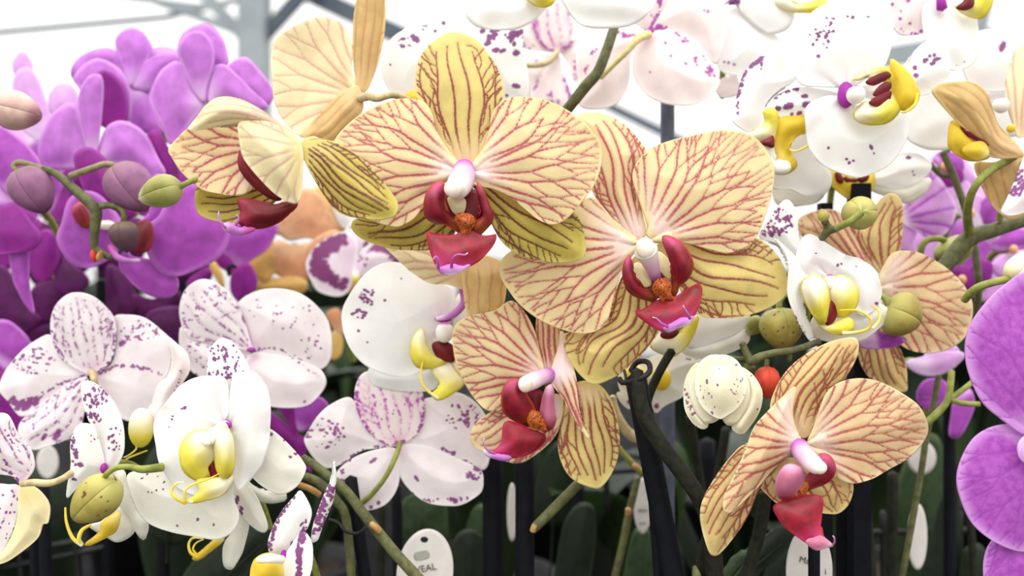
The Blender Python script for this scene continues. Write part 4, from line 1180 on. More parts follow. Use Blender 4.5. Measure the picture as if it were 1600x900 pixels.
f.sheet('sepal', 'white', '500,450 400,420 300,410 200,440 160,500 220,560 330,560 430,500', z=(-.5, -.7), spots=[('l', '165,470 210,435 290,420', 24, 2), ('p', 320, 456, 11, 1.8), ('p', 327, 491, 14, 1.8), ('p', 245, 498, 14, 2), ('p', 295, 530, 11, 1.5), ('p', 260, 535, 9), ('p', 197, 508, 11, 1.8)])
f.sheet('sepal', 'white', '560,430 660,380 780,330 800,300 840,235 900,200 980,240 1000,330 940,420 870,450 700,480', z=(-.6, -.8), spots=[('z', 915, 280, 35, 25, 7, 2, 3.5), ('p', 838, 322, 11), ('p', 843, 357, 12), ('p', 882, 295, 8)])
lp = f.sheet('lip', 'lipgold', '722,280 760,300 812,350 842,400 857,450 832,500 782,520 745,500 730,440 735,370', b=(640, 440), t=(857, 455), z=(.4, 1.0), dome=.45, label='gold lip with pointed top')
f.sheet('side_lobe', 'lipyellow', '553,540 600,480 650,490 720,440 765,500 745,545 700,577 640,584 580,572', b=(600, 480), t=(700, 580), z=(.6, .9), dome=.6, par=lp)
f.sheet('side_lobe', 'lipyellow', '540,380 620,336 700,318 735,335 772,400 745,440 700,350 640,352', b=(560, 400), t=(750, 400), z=(.4, .5), dome=.35, par=lp)
for q_ in ('605,385 650,355 705,338 722,358 690,382 640,402', '640,442 680,395 722,390 715,425 660,452', '622,480 660,450 722,428 717,470 680,497 640,497'):
    f.sheet('callus', 'calred', q_, b=(560, 440), z=(.9, 1.0), dome=.05, par=lp, res=10)
f.tube('tendril', 'tendyellow', '850,440,1.1 838,490,1.2 795,524,1.2 770,522,1.1', [3.4, 2.6, 2, 1.2], par=lp)
co = f.ball('column', 'columnwhite', 562, 445, .8, 42, 42)
f.ball('column_base', 'purplespot', 515, 445, .3, 38, 62, 30, par=co)

f = flower('white orchid in side view, pouched yellow lip, purple dashes, behind the tilted yellow one', E_, 0.338, (110, 640), GW)
f.sheet('sepal', 'white', '60,620 -10,580 -20,540 5,440 32,350 92,280 130,268 200,350 272,348 270,385 200,425 140,490 110,580', z=(0, -.3), dome=.4, spots=[('l', '5,460 25,380 70,310 125,275', 60, 2.3), ('z', 110, 310, 20, 20, 6, 1.4, 2.4), ('l', '5,480 10,540', 10, 1.4)])
f.sheet('petal', 'white', '60,700 180,640 300,590 340,600 400,760 445,820 425,900 330,925 260,890 150,880 80,800', z=(-.5, -.6))
lp = f.sheet('lip', 'lipgold', '188,560 250,540 350,552 364,600 330,622 260,642 222,700 272,742 282,780 240,812 190,812 172,760 170,660', b=(120, 670), t=(360, 590), z=(.4, .8), dome=.4, label='pouched yellow lip')
f.sheet('side_lobe', 'lipyellow', '130,530 160,508 192,530 194,580 182,640 170,672 120,662 58,652 98,602 140,570', b=(70, 650), t=(170, 510), z=(.5, .9), dome=.4, par=lp)
f.sheet('side_lobe', 'lipwhite', '108,672 170,690 178,752 240,760 250,800 190,814 150,742', b=(110, 670), z=(.6, .9), dome=.3, par=lp)
f.sheet('callus', 'calred', '112,668 150,650 172,640 174,690 140,684', b=(100, 660), z=(.9, 1), dome=.1, par=lp, res=10)
f.tube('tendril', 'tendyellow', '358,560,.9 374,620,1.1 345,675,1.1 285,708,1.0 252,700,.9', [3, 2.2, 2, 1.6, 1], par=lp)

f = flower('white orchid behind the top sepal of the upright yellow one, magenta dashes on its petals', C_, 0.352, (900, 330), GW)
f.sheet('petal', 'white', '900,350 880,420 800,440 690,470 640,445 600,380 588,300 610,220 650,170 710,130 770,70 850,35 920,48 1000,110 1060,190 1020,280', z=(0, -.2), spots=[('z', 710, 200, 40, 30, 12, 1.2, 2.4), ('p', 748, 185, 15, 2), ('z', 785, 135, 18, 18, 5, 1.2, 2), ('p', 880, 113, 9, 1.5), ('p', 843, 150, 8), ('p', 632, 306, 6)])
f.sheet('petal', 'white', '920,340 1000,120 1100,120 1240,110 1250,240 1272,330 1272,470 1160,480 1050,420', z=(0, -.2), spots=[('p', 1062, 148, 12, 1.6), ('l', '1080,215 1120,150', 16, 3.4), ('z', 1200, 175, 50, 40, 16, 1.6, 3.2), ('p', 1228, 160, 16, 2), ('p', 1218, 250, 15, 1.5), ('p', 1122, 237, 12, 1.8), ('p', 1155, 240, 10, 2), ('p', 1218, 405, 12, 2), ('p', 1176, 447, 8), ('p', 1030, 192, 8)])
lp = f.sheet('lip', 'lipgold', '690,455 730,430 800,420 860,440 840,490 740,500', b=(900, 400), z=(.2, .4), dome=.3, label='yellow lip edge')

f = flower('white orchid with two round petals hanging over the greenish stem, yellow lip', C_, 0.325, (1240, -60), GW, ped=False)
f.sheet('petal', 'white', '1230,-50 1120,-80 1040,-50 990,25 983,70 1000,102 1050,132 1160,142 1240,132 1320,82 1372,10 1330,-60', z=(0, .2), dome=.5)
f.sheet('petal', 'white', '1250,-60 1380,-80 1440,20 1500,102 1560,131 1670,133 1760,120 1832,70 1872,20 1870,-50 1600,-120 1400,-110', z=(0, .2), dome=.5)
lp = f.sheet('lip', 'lipyellow', '1250,-30 1300,22 1340,34 1375,28 1400,0 1380,-60 1300,-70', z=(.4, .6), dome=.4, label='yellow lip')

f = flower('blush white orchid seen from behind, magenta streaks at its heart, above the grey stake', D_, 0.375, (640, 150), 'blush orchids seen from behind', ped=False)
f.sheet('petal', 'palepink', '640,140 560,100 520,40 560,-60 650,-120 720,-90 720,0 690,70', z=(0, .2), spots=[('l', '690,0 680,70 650,140', 30, 2.6), ('l', '640,140 560,160 510,130', 40, 2.6), ('p', 650, 72, 6)])
f.sheet('petal', 'palepink', '650,140 700,30 740,-40 850,-80 940,-40 985,30 1005,110 1000,170 960,300 900,250 820,180 740,140', z=(0, .1), spots=[('l', '650,140 690,130 720,130', 16, 2.4), ('z', 905, 40, 24, 36, 6, 1, 1.8)])
f.sheet('petal', 'palepink', '620,180 560,260 545,400 500,480 420,512 320,500 310,400 300,280 330,180 420,120 540,150', z=(-.1, 0), spots=[('l', '420,200 370,270 340,350', 12, 1.8), ('l', '640,160 540,170 490,160', 20, 2)])
f.sheet('sepal', 'palepink', '635,165 580,220 562,320 590,400 650,460 740,492 850,492 930,452 972,402 962,350 900,240 840,180 750,150 690,145', z=(.2, .5), dome=.5, spots=[('l', '760,160 830,205 900,285 940,350', 16, 2.2), ('p', 718, 204, 7), ('p', 743, 266, 6), ('p', 648, 340, 6), ('z', 870, 310, 60, 40, 7, 1.4, 2.4), ('z', 920, 335, 16, 30, 6, 1.6, 2.6)])
f.tube('pedicel', 'stemcream', '640,160,.6 590,185,1.1 540,240,1.2 480,300,1.0 415,365,.6', [7, 6, 4.5, 4, 4])
f.ball('column_base', 'purplespot', 640, 148, .6, 26, 10)

f = flower('white orchid with a row of tiny purple dots, beside the blush one seen from behind', D_, 0.385, (1040, 160), GW)
f.sheet('petal', 'white', '1000,60 1110,40 1220,150 1275,230 1282,330 1230,420 1150,400 1100,350 1050,357 990,342 960,300 980,200', z=(0, -.1), spots=[('p', 995, 292, 6), ('p', 1014, 294, 6), ('p', 1040, 302, 6)])
f.sheet('petal', 'white', '1050,30 1090,-60 1240,-60 1320,60 1300,130 1240,160 1180,150 1110,100', z=(.2, .3))
f.sheet('sepal', 'white', '1080,60 1050,20 990,25 1030,-10 1060,-40', z=(.4, .4), spots=[('z', 1030, 10, 30, 16, 16, 2.2, 3.4)])
f.sheet('sepal', 'palepink', '1050,355 1060,440 1000,460 960,440 968,380', z=(-.4, -.5))
lp = f.sheet('lip', 'lipyellow', '1235,10 1280,45 1350,60 1440,55 1480,30 1460,0 1330,20 1270,-30', z=(.5, .6), dome=.3, label='yellow lip rim', b=(1240, -20))

f = flower('faint blush orchid far behind with mauve outlines between white petals', D_, 0.43, (210, 240), 'blush orchids seen from behind', ped=False)
f.sheet('sepal', 'palepink', '210,245 140,215 100,130 95,40 150,-30 240,-30 285,60 285,200 250,235', z=(.2, .3), pat='l4', spots=[('l', '100,110 140,210 210,245 280,205', 60, 2.0)])
f.sheet('petal', 'palepink', '200,245 120,240 60,230 -10,200 -20,100 60,60 110,130 150,210', z=(0, 0), spots=[('e', 30, 1, 2)])
f.sheet('petal', 'palepink', '190,260 100,270 40,300 20,420 80,480 160,460 200,360', z=(0, 0), spots=[('e', 30, 1, 2)])
f.sheet('sepal', 'palepink', '220,260 160,318 112,350 90,430 100,510 200,540 280,500 270,420 240,340', z=(.1, .2), spots=[('l', '110,500 105,430 130,350', 16, 1.6), ('l', '240,360 260,430 275,490', 20, 2.2), ('z', 190, 460, 40, 30, 8, 1.4, 2.4)])
f.sheet('petal', 'palepink', '230,240 290,180 380,170 440,220 430,320 360,400 290,380 260,300', z=(0, 0), spots=[('e', 24, 1, 2)])
f.tube('pedicel', 'stempale', '215,240,.4 170,290,.8 110,306,.9 40,305,.6', [5, 5, 4.5, 4])

f = flower('white orchid with yellow-green lip and purple heart next to a grey greenhouse post', E_, 0.350, (960, -20), GW, ped=False)
f.sheet('petal', 'palepink', '940,-10 880,-60 760,-60 720,20 722,100 760,160 830,167 885,145 920,60', z=(-.2, -.3), spots=[('p', 730, 22, 8), ('p', 804, 7, 10), ('p', 771, 55, 6), ('p', 769, 90, 8), ('p', 812, 110, 8), ('l', '820,165 870,150', 10, 2), ('z', 760, 150, 40, 20, 6, 1, 2)])
f.sheet('petal', 'white', '960,0 1040,20 1110,60 1135,150 1133,250 1092,312 1010,332 930,290 890,200 870,100 885,20', z=(0, .2), dome=.5, spots=[('p', 1030, 306, 4), ('p', 1067, 290, 5)])
lp = f.sheet('lip', 'lipyellow', '1020,30 1080,20 1140,-50 1200,-30 1190,40 1150,86 1090,76', b=(1010, 30), t=(1190, 0), z=(.4, .7), dome=.4, label='yellow-green lip')
f.sheet('callus', 'calred', '1030,38 1060,10 1080,-20 1108,-10 1108,30 1070,50', b=(1000, 40), z=(.95, .95), dome=.1, par=lp, res=10)
f.tube('column', 'purplespot', '962,-40,.5 962,10,.6 966,40,.5', [7, 7, 8])

f = flower('white orchid with a single purple dash behind the golden hooded one', E_, 0.365, (1150, 420), GW)
f.sheet('petal', 'white', '1120,420 1060,330 1080,230 1135,150 1240,145 1350,175 1420,300 1380,400 1250,430', z=(0, 0), spots=[('p', 1245, 223, 16, 2)])
f.sheet('petal', 'white', '1130,430 1040,420 940,430 860,440 800,550 790,640 870,695 950,705 1050,680 1130,560', z=(0, 0))
f.sheet('petal', 'white', '1180,440 1300,420 1380,480 1350,620 1240,640 1170,560', z=(-.3, -.4))

f = flower('white orchid whose brown-spotted yellow lip hangs above the square black stake top', F_, 0.366, (540, 40), GW)
f.sheet('petal', 'white', '560,60 640,66 700,10 760,-30 850,-30 912,20 892,70 832,112 740,128 650,110', z=(-.2, -.3), spots=[('p', 805, -8, 10, 1.6), ('p', 775, -38, 5), ('p', 855, -40, 5), ('p', 824, 52, 5), ('p', 830, 68, 5), ('z', 820, -85, 20, 10, 6, 1.4, 2.6)])
f.sheet('sepal', 'whitegreen', '600,90 690,110 780,120 905,85 885,150 800,202 700,170 630,140', z=(-.4, -.5))
f.sheet('petal', 'whitegreen', '520,60 440,30 300,-10 180,50 168,150 200,215 300,215 385,195 445,120', z=(-.2, -.3))
lp = f.sheet('lip', 'lipgold', '432,30 500,35 600,60 644,60 644,120 605,182 540,190 478,152 443,112', b=(540, 20), t=(540, 190), z=(.1, .6), dome=.4, label='yellow lip with brown-red spots')
for q_ in ('462,66 480,60 500,90 492,110 470,100', '508,80 530,88 560,90 560,104 530,104 512,98', '570,88 600,74 620,72 610,96 580,104'):
    f.sheet('callus', 'calred', q_, b=(540, 40), z=(.62, .66), dome=.08, par=lp, res=10)

f = flower('white orchid with deep violet blotches, small and distant between peach and yellow blooms', R_, 0.44, (490, 330), 'blotched orchid flowers')
f.sheet('petal', 'blotch', '490,330 500,260 460,208 400,218 330,268 296,330 318,400 350,442 430,458 472,420', z=(0, 0), spots=[('l', '440,235 380,260 340,310', 60, 4.2), ('l', '350,300 350,360 390,390', 70, 5), ('l', '360,330 400,390 440,410', 40, 4), ('l', '410,250 350,290', 40, 5)])
f.sheet('petal', 'blotch', '490,320 540,258 620,262 664,308 640,340 560,360 500,380', z=(0, 0), spots=[('l', '560,260 620,275 655,315', 60, 4), ('z', 530, 310, 30, 30, 6, 1.5, 3)])
f.sheet('sepal', 'blotch', '480,310 440,240 470,170 520,150 560,200 540,270', z=(-.3, -.4), spots=[('e', 20, 1.5, 3)])
f.ball('column', 'lipyellow', 490, 385, .3, 16, 30)

f = flower('purple-dappled white petal pair reaching in from beyond the frame by the thick stem', U_, 0.322, (520, 330), GW)
f.sheet('petal', 'pale', '500,300 450,325 420,400 385,480 368,520 395,535 450,522 520,500 560,400', b=(520, 340), z=(0, .3), spots=[('z', 430, 420, 20, 50, 40, 1.6, 3), ('z', 412, 450, 12, 20, 16, 1.6, 2.6)])
f.sheet('sepal', 'pale', '520,330 600,250 660,300 650,420 580,420', z=(-.2, -.4), spots=[('e', 20, 1.5, 3)])

# ------------------------------------------------------------------ purple ones
f = flower('lilac-purple orchid at the top of the purple spray beside the greenhouse post', A_, 0.395, (965, 480), GP)
f.sheet('sepal', 'purplelight', '960,470 900,420 850,300 832,230 850,170 880,140 920,120 985,118 1045,180 1068,250 1072,300 1020,340', z=(-.5, -.7))
f.sheet('petal', 'purplelight', '965,490 920,420 870,340 830,288 760,330 720,400 703,470 730,540 770,620 800,680 850,655 890,590', z=(0, .1), ruf=.06)
f.sheet('petal', 'purplelight', '970,480 975,400 1000,322 1050,303 1100,340 1180,420 1260,505 1150,530 1050,490', z=(0, .1))
f.sheet('petal', 'purplelight', '1000,440 1060,340 1090,290 1160,273 1225,340 1272,400 1284,460 1240,505 1120,480', z=(-.5, -.6))
f.sheet('sepal', 'purplelight', '960,485 900,420 855,300 835,235 860,180 905,150 950,150 990,190 1007,250 1000,320 975,400', z=(.1, .3), dome=.3)

f = flower('lilac-purple orchid with one pointed upright sepal, above the grey-purple buds', A_, 0.400, (440, 770), GP)
f.sheet('petal', 'purplepale', '400,700 300,560 240,530 232,450 270,398 310,388 355,420 370,480 400,600', z=(-.6, -.8))
f.sheet('petal', 'purplelight', '430,770 395,600 355,490 290,500 230,560 190,650 182,720 200,775 250,795 330,795', z=(0, .1), ruf=.06)
f.sheet('petal', 'purplelight', '445,770 465,700 480,640 510,590 570,568 640,590 692,640 742,740 778,812 720,845 650,800 560,770', z=(0, .1), ruf=.06)
f.sheet('sepal', 'purplelight', '435,770 400,680 368,480 400,380 440,350 477,358 487,420 473,600 455,740', z=(.1, .3), dome=.3)
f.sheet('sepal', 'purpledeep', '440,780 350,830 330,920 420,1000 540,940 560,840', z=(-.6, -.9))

f = flower('soft purple orchid at the back of the spray, rounded sepal against white sky', A_, 0.425, (610, 410), GP)
f.sheet('sepal', 'purplelight', '610,410 580,330 550,245 543,190 570,150 620,130 670,150 702,190 717,230 690,290 660,370', z=(-.1, -.2))
f.sheet('petal', 'purplelight', '600,410 560,340 480,300 350,370 338,320 390,260 480,228 555,245 590,320', z=(-.3, -.4))
f.sheet('petal', 'purplelight', '620,415 650,330 700,280 780,248 835,262 840,300 760,350 710,430 650,425', z=(-.1, -.2))
f.sheet('petal', 'purplepale', '680,290 710,235 780,218 840,245 840,290 750,290', z=(-.6, -.7))
f.sheet('sepal', 'purplelight', '605,420 690,405 715,500 765,612 700,630 640,600 605,560', z=(-.2, -.3))

f = flower('magenta-shaded orchid whose arched petal shows its deep inner side, mid spray', A_, 0.412, (520, 600), GP)
f.sheet('petal', 'purplelight', '520,600 420,520 380,420 345,370 400,300 470,276 545,310 595,370 615,450 615,550 580,590', z=(-.1, -.1), dome=.3)
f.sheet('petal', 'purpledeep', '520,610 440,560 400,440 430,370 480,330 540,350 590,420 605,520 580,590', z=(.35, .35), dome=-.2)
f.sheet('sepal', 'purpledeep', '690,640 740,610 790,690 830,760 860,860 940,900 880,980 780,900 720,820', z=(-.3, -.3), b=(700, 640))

f = flower('pale lilac orchid fading into the bright background at the far left', A_, 0.48, (170, 650), GP)
f.sheet('sepal', 'purplepale', '120,340 70,350 62,290 100,243 132,258 158,320', z=(0, 0), b=(120, 400))
f.sheet('petal', 'purplepale', '180,660 100,600 60,420 80,340 140,318 182,370 212,450 245,560 230,650', z=(0, .2))
f.sheet('petal', 'purplepale', '170,660 60,560 0,540 -60,600 -40,690 80,720', z=(0, 0))

f = flower('violet orchid at the left edge with broad overlapping petals behind the grey bud', B_, 0.385, (60, 330), GP)
f.sheet('petal', 'purple', '70,330 -20,250 -90,120 -80,0 0,-12 70,30 140,90 192,160 192,200 165,250 140,310', z=(0, -.1))
f.sheet('petal', 'purple', '90,330 170,260 180,350 172,420 150,470 60,460 -60,440 -90,330 0,280', z=(-.3, -.4))
f.sheet('sepal', 'purpledeep', '70,350 -60,420 -90,520 -60,600 0,595 130,582 190,540 197,500 160,450', z=(-.2, .1))
f.sheet('sepal', 'purple', '60,540 48,590 60,680 80,750 125,830 165,870 140,740 138,650 132,572', z=(-.4, -.4))

f = flower('bright purple orchid facing right with dark red lip, behind the hanging bud stalk', B_, 0.380, (610, 480), GP)
f.sheet('petal', 'purple', '640,480 740,420 800,300 860,270 950,260 1040,350 1082,470 1062,560 1010,622 930,662 850,692 780,692 720,640 680,560', z=(0, -.1), dome=.6)
f.sheet('sepal', 'purple', '590,560 620,600 720,620 765,670 832,700 834,760 800,792 730,793 660,762 600,702 560,640', z=(-.3, -.3))
f.sheet('petal', 'purple', '590,470 500,340 420,295 330,330 290,450 268,520 300,592 350,642 420,657 500,625 560,570', z=(0, -.1), dome=.5)
f.sheet('petal', 'purpledeep', '540,440 450,380 380,250 350,130 420,90 520,160 600,250 640,400', z=(-.4, -.5))
f.sheet('sepal', 'purple', '640,450 700,400 720,230 800,230 860,280 780,420', z=(-.5, -.6))
lp = f.sheet('lip', 'lipmaroon', '620,470 660,440 705,438 722,500 702,572 645,585 608,530', b=(610, 470), z=(.4, .8), dome=.4, label='dark red lip')
f.tube('lip_tip', 'lilac', '515,555,.6 550,605,.9 600,622,1 655,620,.9', [4, 5, 4, 2], par=lp)
f.ball('column', 'lipwhite', 500, 455, .4, 40, 22)
f.sheet('side_lobe', 'liplobe', '340,380 380,350 420,400 430,450 400,470 360,440', b=(440, 460), z=(.5, .5), dome=.15, par=lp)

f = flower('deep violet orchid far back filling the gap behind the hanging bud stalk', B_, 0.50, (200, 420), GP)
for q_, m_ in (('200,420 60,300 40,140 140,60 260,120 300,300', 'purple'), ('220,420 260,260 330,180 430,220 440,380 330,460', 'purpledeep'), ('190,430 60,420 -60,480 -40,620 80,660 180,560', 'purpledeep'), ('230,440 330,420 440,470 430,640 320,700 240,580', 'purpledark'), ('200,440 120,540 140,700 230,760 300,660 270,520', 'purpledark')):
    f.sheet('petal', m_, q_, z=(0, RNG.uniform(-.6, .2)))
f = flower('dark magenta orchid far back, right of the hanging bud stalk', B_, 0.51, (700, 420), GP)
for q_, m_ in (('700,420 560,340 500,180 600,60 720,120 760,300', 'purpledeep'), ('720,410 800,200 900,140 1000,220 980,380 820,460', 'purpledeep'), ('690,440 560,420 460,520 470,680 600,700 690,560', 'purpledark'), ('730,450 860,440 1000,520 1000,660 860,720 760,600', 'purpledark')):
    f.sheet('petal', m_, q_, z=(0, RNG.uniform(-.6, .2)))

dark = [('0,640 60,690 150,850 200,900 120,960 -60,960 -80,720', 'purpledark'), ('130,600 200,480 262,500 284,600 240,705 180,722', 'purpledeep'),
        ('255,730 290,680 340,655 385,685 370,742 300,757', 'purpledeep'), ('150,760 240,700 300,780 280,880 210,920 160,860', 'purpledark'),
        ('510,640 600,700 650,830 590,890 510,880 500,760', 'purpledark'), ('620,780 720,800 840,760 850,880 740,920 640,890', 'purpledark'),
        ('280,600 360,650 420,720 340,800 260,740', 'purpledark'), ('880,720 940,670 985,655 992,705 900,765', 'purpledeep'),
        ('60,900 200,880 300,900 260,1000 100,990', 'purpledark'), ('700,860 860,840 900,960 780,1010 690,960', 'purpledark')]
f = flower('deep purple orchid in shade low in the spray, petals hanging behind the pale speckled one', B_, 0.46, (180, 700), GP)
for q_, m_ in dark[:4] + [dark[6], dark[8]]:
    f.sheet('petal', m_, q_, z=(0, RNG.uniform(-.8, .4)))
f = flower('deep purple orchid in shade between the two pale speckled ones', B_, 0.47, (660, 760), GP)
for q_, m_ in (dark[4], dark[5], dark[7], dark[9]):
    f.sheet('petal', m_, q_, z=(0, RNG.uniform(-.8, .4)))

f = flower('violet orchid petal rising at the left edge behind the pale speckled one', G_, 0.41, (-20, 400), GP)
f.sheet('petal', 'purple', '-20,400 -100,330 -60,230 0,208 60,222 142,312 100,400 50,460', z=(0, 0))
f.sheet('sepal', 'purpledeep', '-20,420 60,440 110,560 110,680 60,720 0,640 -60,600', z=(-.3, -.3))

f = flower('purple orchid partly hidden by peach blooms, a small dark hook at its centre', B_, 0.45, (1090, 660), GP)
f.sheet('petal', 'purple', '1085,690 1050,620 1020,560 1060,470 1180,440 1300,450 1262,560 1180,620', z=(-.2, -.3))
f.sheet('petal', 'purpledeep', '1085,680 1012,635 1020,600 1060,590 1100,640', z=(.1, .1))
f.sheet('sepal', 'purpledeep', '1090,680 1150,630 1190,660 1205,740 1140,818 1085,770', z=(.1, .2))
f.sheet('sepal', 'peachyellow', '1010,700 985,640 1010,630 1045,690 1050,750', z=(.2, .2), b=(1080, 680))
f.tube('column', 'stemdark', '1075,690,.6 1070,660,.8 1090,645,.9 1108,655,.8', [3, 3, 3, 2])

f = flower('magenta orchid glimpsed between the white yellow-lipped one and the pale speckled one', I_, 0.40, (350, 220), GP)
f.sheet('petal', 'purpledeep', '340,230 260,120 200,40 300,20 330,100', z=(0, 0))
f.sheet('petal', 'purple', '350,220 330,110 440,60 492,110 430,185', z=(0, 0))
f.sheet('sepal', 'purpledeep', '340,230 390,260 380,345 410,420 300,300 205,220 200,120', z=(-.2, -.2))

f = flower('large lilac orchid with two broad round petals beside the dark stems', X_, 0.270, (1650, 690), GP)
f.sheet('petal', 'purplevein', '1640,680 1600,680 1570,660 1535,630 1515,590 1507,550 1514,510 1540,472 1570,444 1605,425 1690,440 1730,560 1690,660', z=(0, .1), pat='f7', gap=30, dome=.5)
f.sheet('petal', 'purplevein', '1650,700 1600,668 1560,664 1525,680 1504,710 1494,745 1500,780 1520,820 1560,850 1605,862 1690,850 1720,780', z=(-.2, -.1), pat='f7', gap=30, dome=.5)
f.sheet('sepal', 'purplevein', '1645,710 1560,830 1540,860 1536,900 1550,960 1650,980 1700,900', z=(-.5, -.6), pat='l6')
f.sheet('lip', 'purplepale', '1640,675 1602,680 1589,697 1598,722 1650,735', z=(.3, .6), dome=.3)

f = flower('pink and purple orchid blurred behind the stems at the right, pale midrib', F_, 0.41, (760, 280), GP)
f.sheet('petal', 'orchidpink', '770,290 790,200 850,160 890,50 940,75 1000,155 1027,230 1012,300 970,352 900,362 840,330', z=(0, 0), pat='f5', gap=30)
f.sheet('sepal', 'orchidpink', '770,290 840,330 830,400 870,450 780,430 760,360', z=(-.2, -.2))
for lb_, c_, qs in (
        ('blurred lilac orchid between the two forked stems at the right', (1100, 250), [('1030,190 1080,150 1165,180 1192,260 1140,325 1070,295', 'orchidpink'), ('1100,260 1170,170 1230,120 1260,200 1200,300', 'purple'), ('1060,240 1020,160 1060,90 1110,140 1120,230', 'orchidpink')]),
        ('blurred pink-violet orchid above the large lilac one at the right', (1300, 420), [('1290,420 1190,420 1230,342 1350,326 1420,380', 'purple'), ('1290,430 1190,500 1260,560 1350,500 1420,430', 'orchidpink'), ('1280,420 1180,390 1110,320 1180,290 1250,340', 'orchidpink')]),
        ('blurred magenta orchid below the dark olive bud', (1060, 560), [('1060,560 990,520 1050,490 1112,540 1110,600', 'purpledeep'), ('1060,560 1130,470 1200,490 1180,580 1100,620', 'purpledeep'), ('1050,570 960,560 990,640 1070,640', 'orchidpink')]),
        ('blurred rose-violet orchid under the yellow lip of the hooded one', (980, 30), [('980,40 920,0 960,-40 1050,-20 1060,50', 'purple'), ('980,40 940,90 990,130 1060,100 1050,40', 'purpledeep'), ('985,40 1060,20 1120,80 1080,130', 'orchidpink')])):
    f = flower(lb_, F_, 0.43, c_, GP)
    for q_, m_ in qs:
        f.sheet('petal', m_, q_, z=(0, RNG.uniform(-.4, .2)))
    f.ball('lip', 'peach', c_[0], c_[1], .4, 18, 22)
for lb_, c_, qs in (
        ('pale pink orchid far back behind the forked stem', (1000, 260), [('1000,260 900,160 880,20 1000,-40 1110,40 1090,180', 'orchidpink'), ('1010,260 1100,120 1230,60 1330,140 1290,260 1130,300', 'purplepale'), ('990,270 860,250 760,330 790,460 920,470 990,380', 'orchidpink'), ('1020,280 1120,290 1200,400 1160,540 1040,520 990,400', 'purple')]),
        ('pale violet orchid far back behind the large lilac one', (1330, 430), [('1330,430 1220,330 1230,190 1350,150 1450,230 1430,350', 'purplepale'), ('1320,440 1190,420 1080,500 1110,640 1240,660 1320,560', 'orchidpink'), ('1340,450 1450,400 1560,480 1520,640 1400,640', 'purple'), ('1320,430 1200,400 1130,290 1210,220 1290,300', 'orchidpink')])):
    f = flower(lb_, F_, 0.49, c_, GP)
    for q_, m_ in qs:
        f.sheet('petal', m_, q_, z=(0, RNG.uniform(-.5, .2)))
    f.sheet('lip', 'purpledeep', ' '.join('%d,%d' % (c_[0] + a, c_[1] + b) for a, b in ((-30, -10), (0, -24), (30, -8), (24, 40), (0, 60), (-22, 40))), z=(.3, .8))
f = flower('purple orchid in shade between the stems above the narrow white tag', Q_, 0.42, (560, 60), GP)
f.sheet('petal', 'purple', '540,60 400,60 430,-15 500,-25 545,10', z=(0, 0))
f.sheet('petal', 'purple', '530,70 530,95 460,122 408,92 400,55', z=(-.2, -.2))
f.sheet('sepal', 'purple', '570,80 640,20 665,100 625,200 590,248 548,242 558,130', z=(0, 0))
f = flower('pale lilac petal of an orchid below the peach-yellow one at the right', Q_, 0.40, (420, -100), GP)
f.sheet('petal', 'purplepale', '340,-100 430,-130 540,-150 620,-140 560,-70 480,-40 400,-50', z=(0, 0))
f.sheet('petal', 'purplepale', '420,-100 470,-180 560,-190 600,-130 520,-90', z=(-.3, -.3))

f = flower('peach orchid blurred in the distance beside the violet-blotched one', R_, 0.47, (240, 260), 'peach orchid flowers')
for q_, m_ in (('230,240 190,200 220,100 290,35 350,60 400,140 425,200 380,245 300,230', 'peach'), ('210,280 130,218 80,258 55,340 80,372 140,402 190,340', 'peachyellow'),
               ('250,260 180,240 148,330 200,382 292,402 332,330 310,250', 'peach'), ('250,380 150,390 95,410 150,445 285,442 300,400', 'peachyellow'),
               ('310,250 420,200 440,300 380,360 320,340', 'peach'), ('290,60 380,20 460,60 490,140 450,220 380,210 320,150', 'peachyellow'), ('150,200 180,110 250,60 290,120 260,220', 'peach'),
               ('380,330 450,300 520,360 480,440 400,430', 'peach'), ('400,90 470,110 530,170 500,210 430,180', 'white')):
    f.sheet('petal', m_, q_, z=(0, RNG.uniform(-.5, .5)))
f = flower('peach orchid petals low in the distance left of the round white petal', R_, 0.49, (410, 590), 'peach orchid flowers')
for q_, m_ in (('410,590 375,530 420,505 445,560 440,610', 'peach'), ('410,590 440,620 430,690 390,700 375,630', 'peachyellow')):
    f.sheet('petal', m_, q_, z=(0, 0))

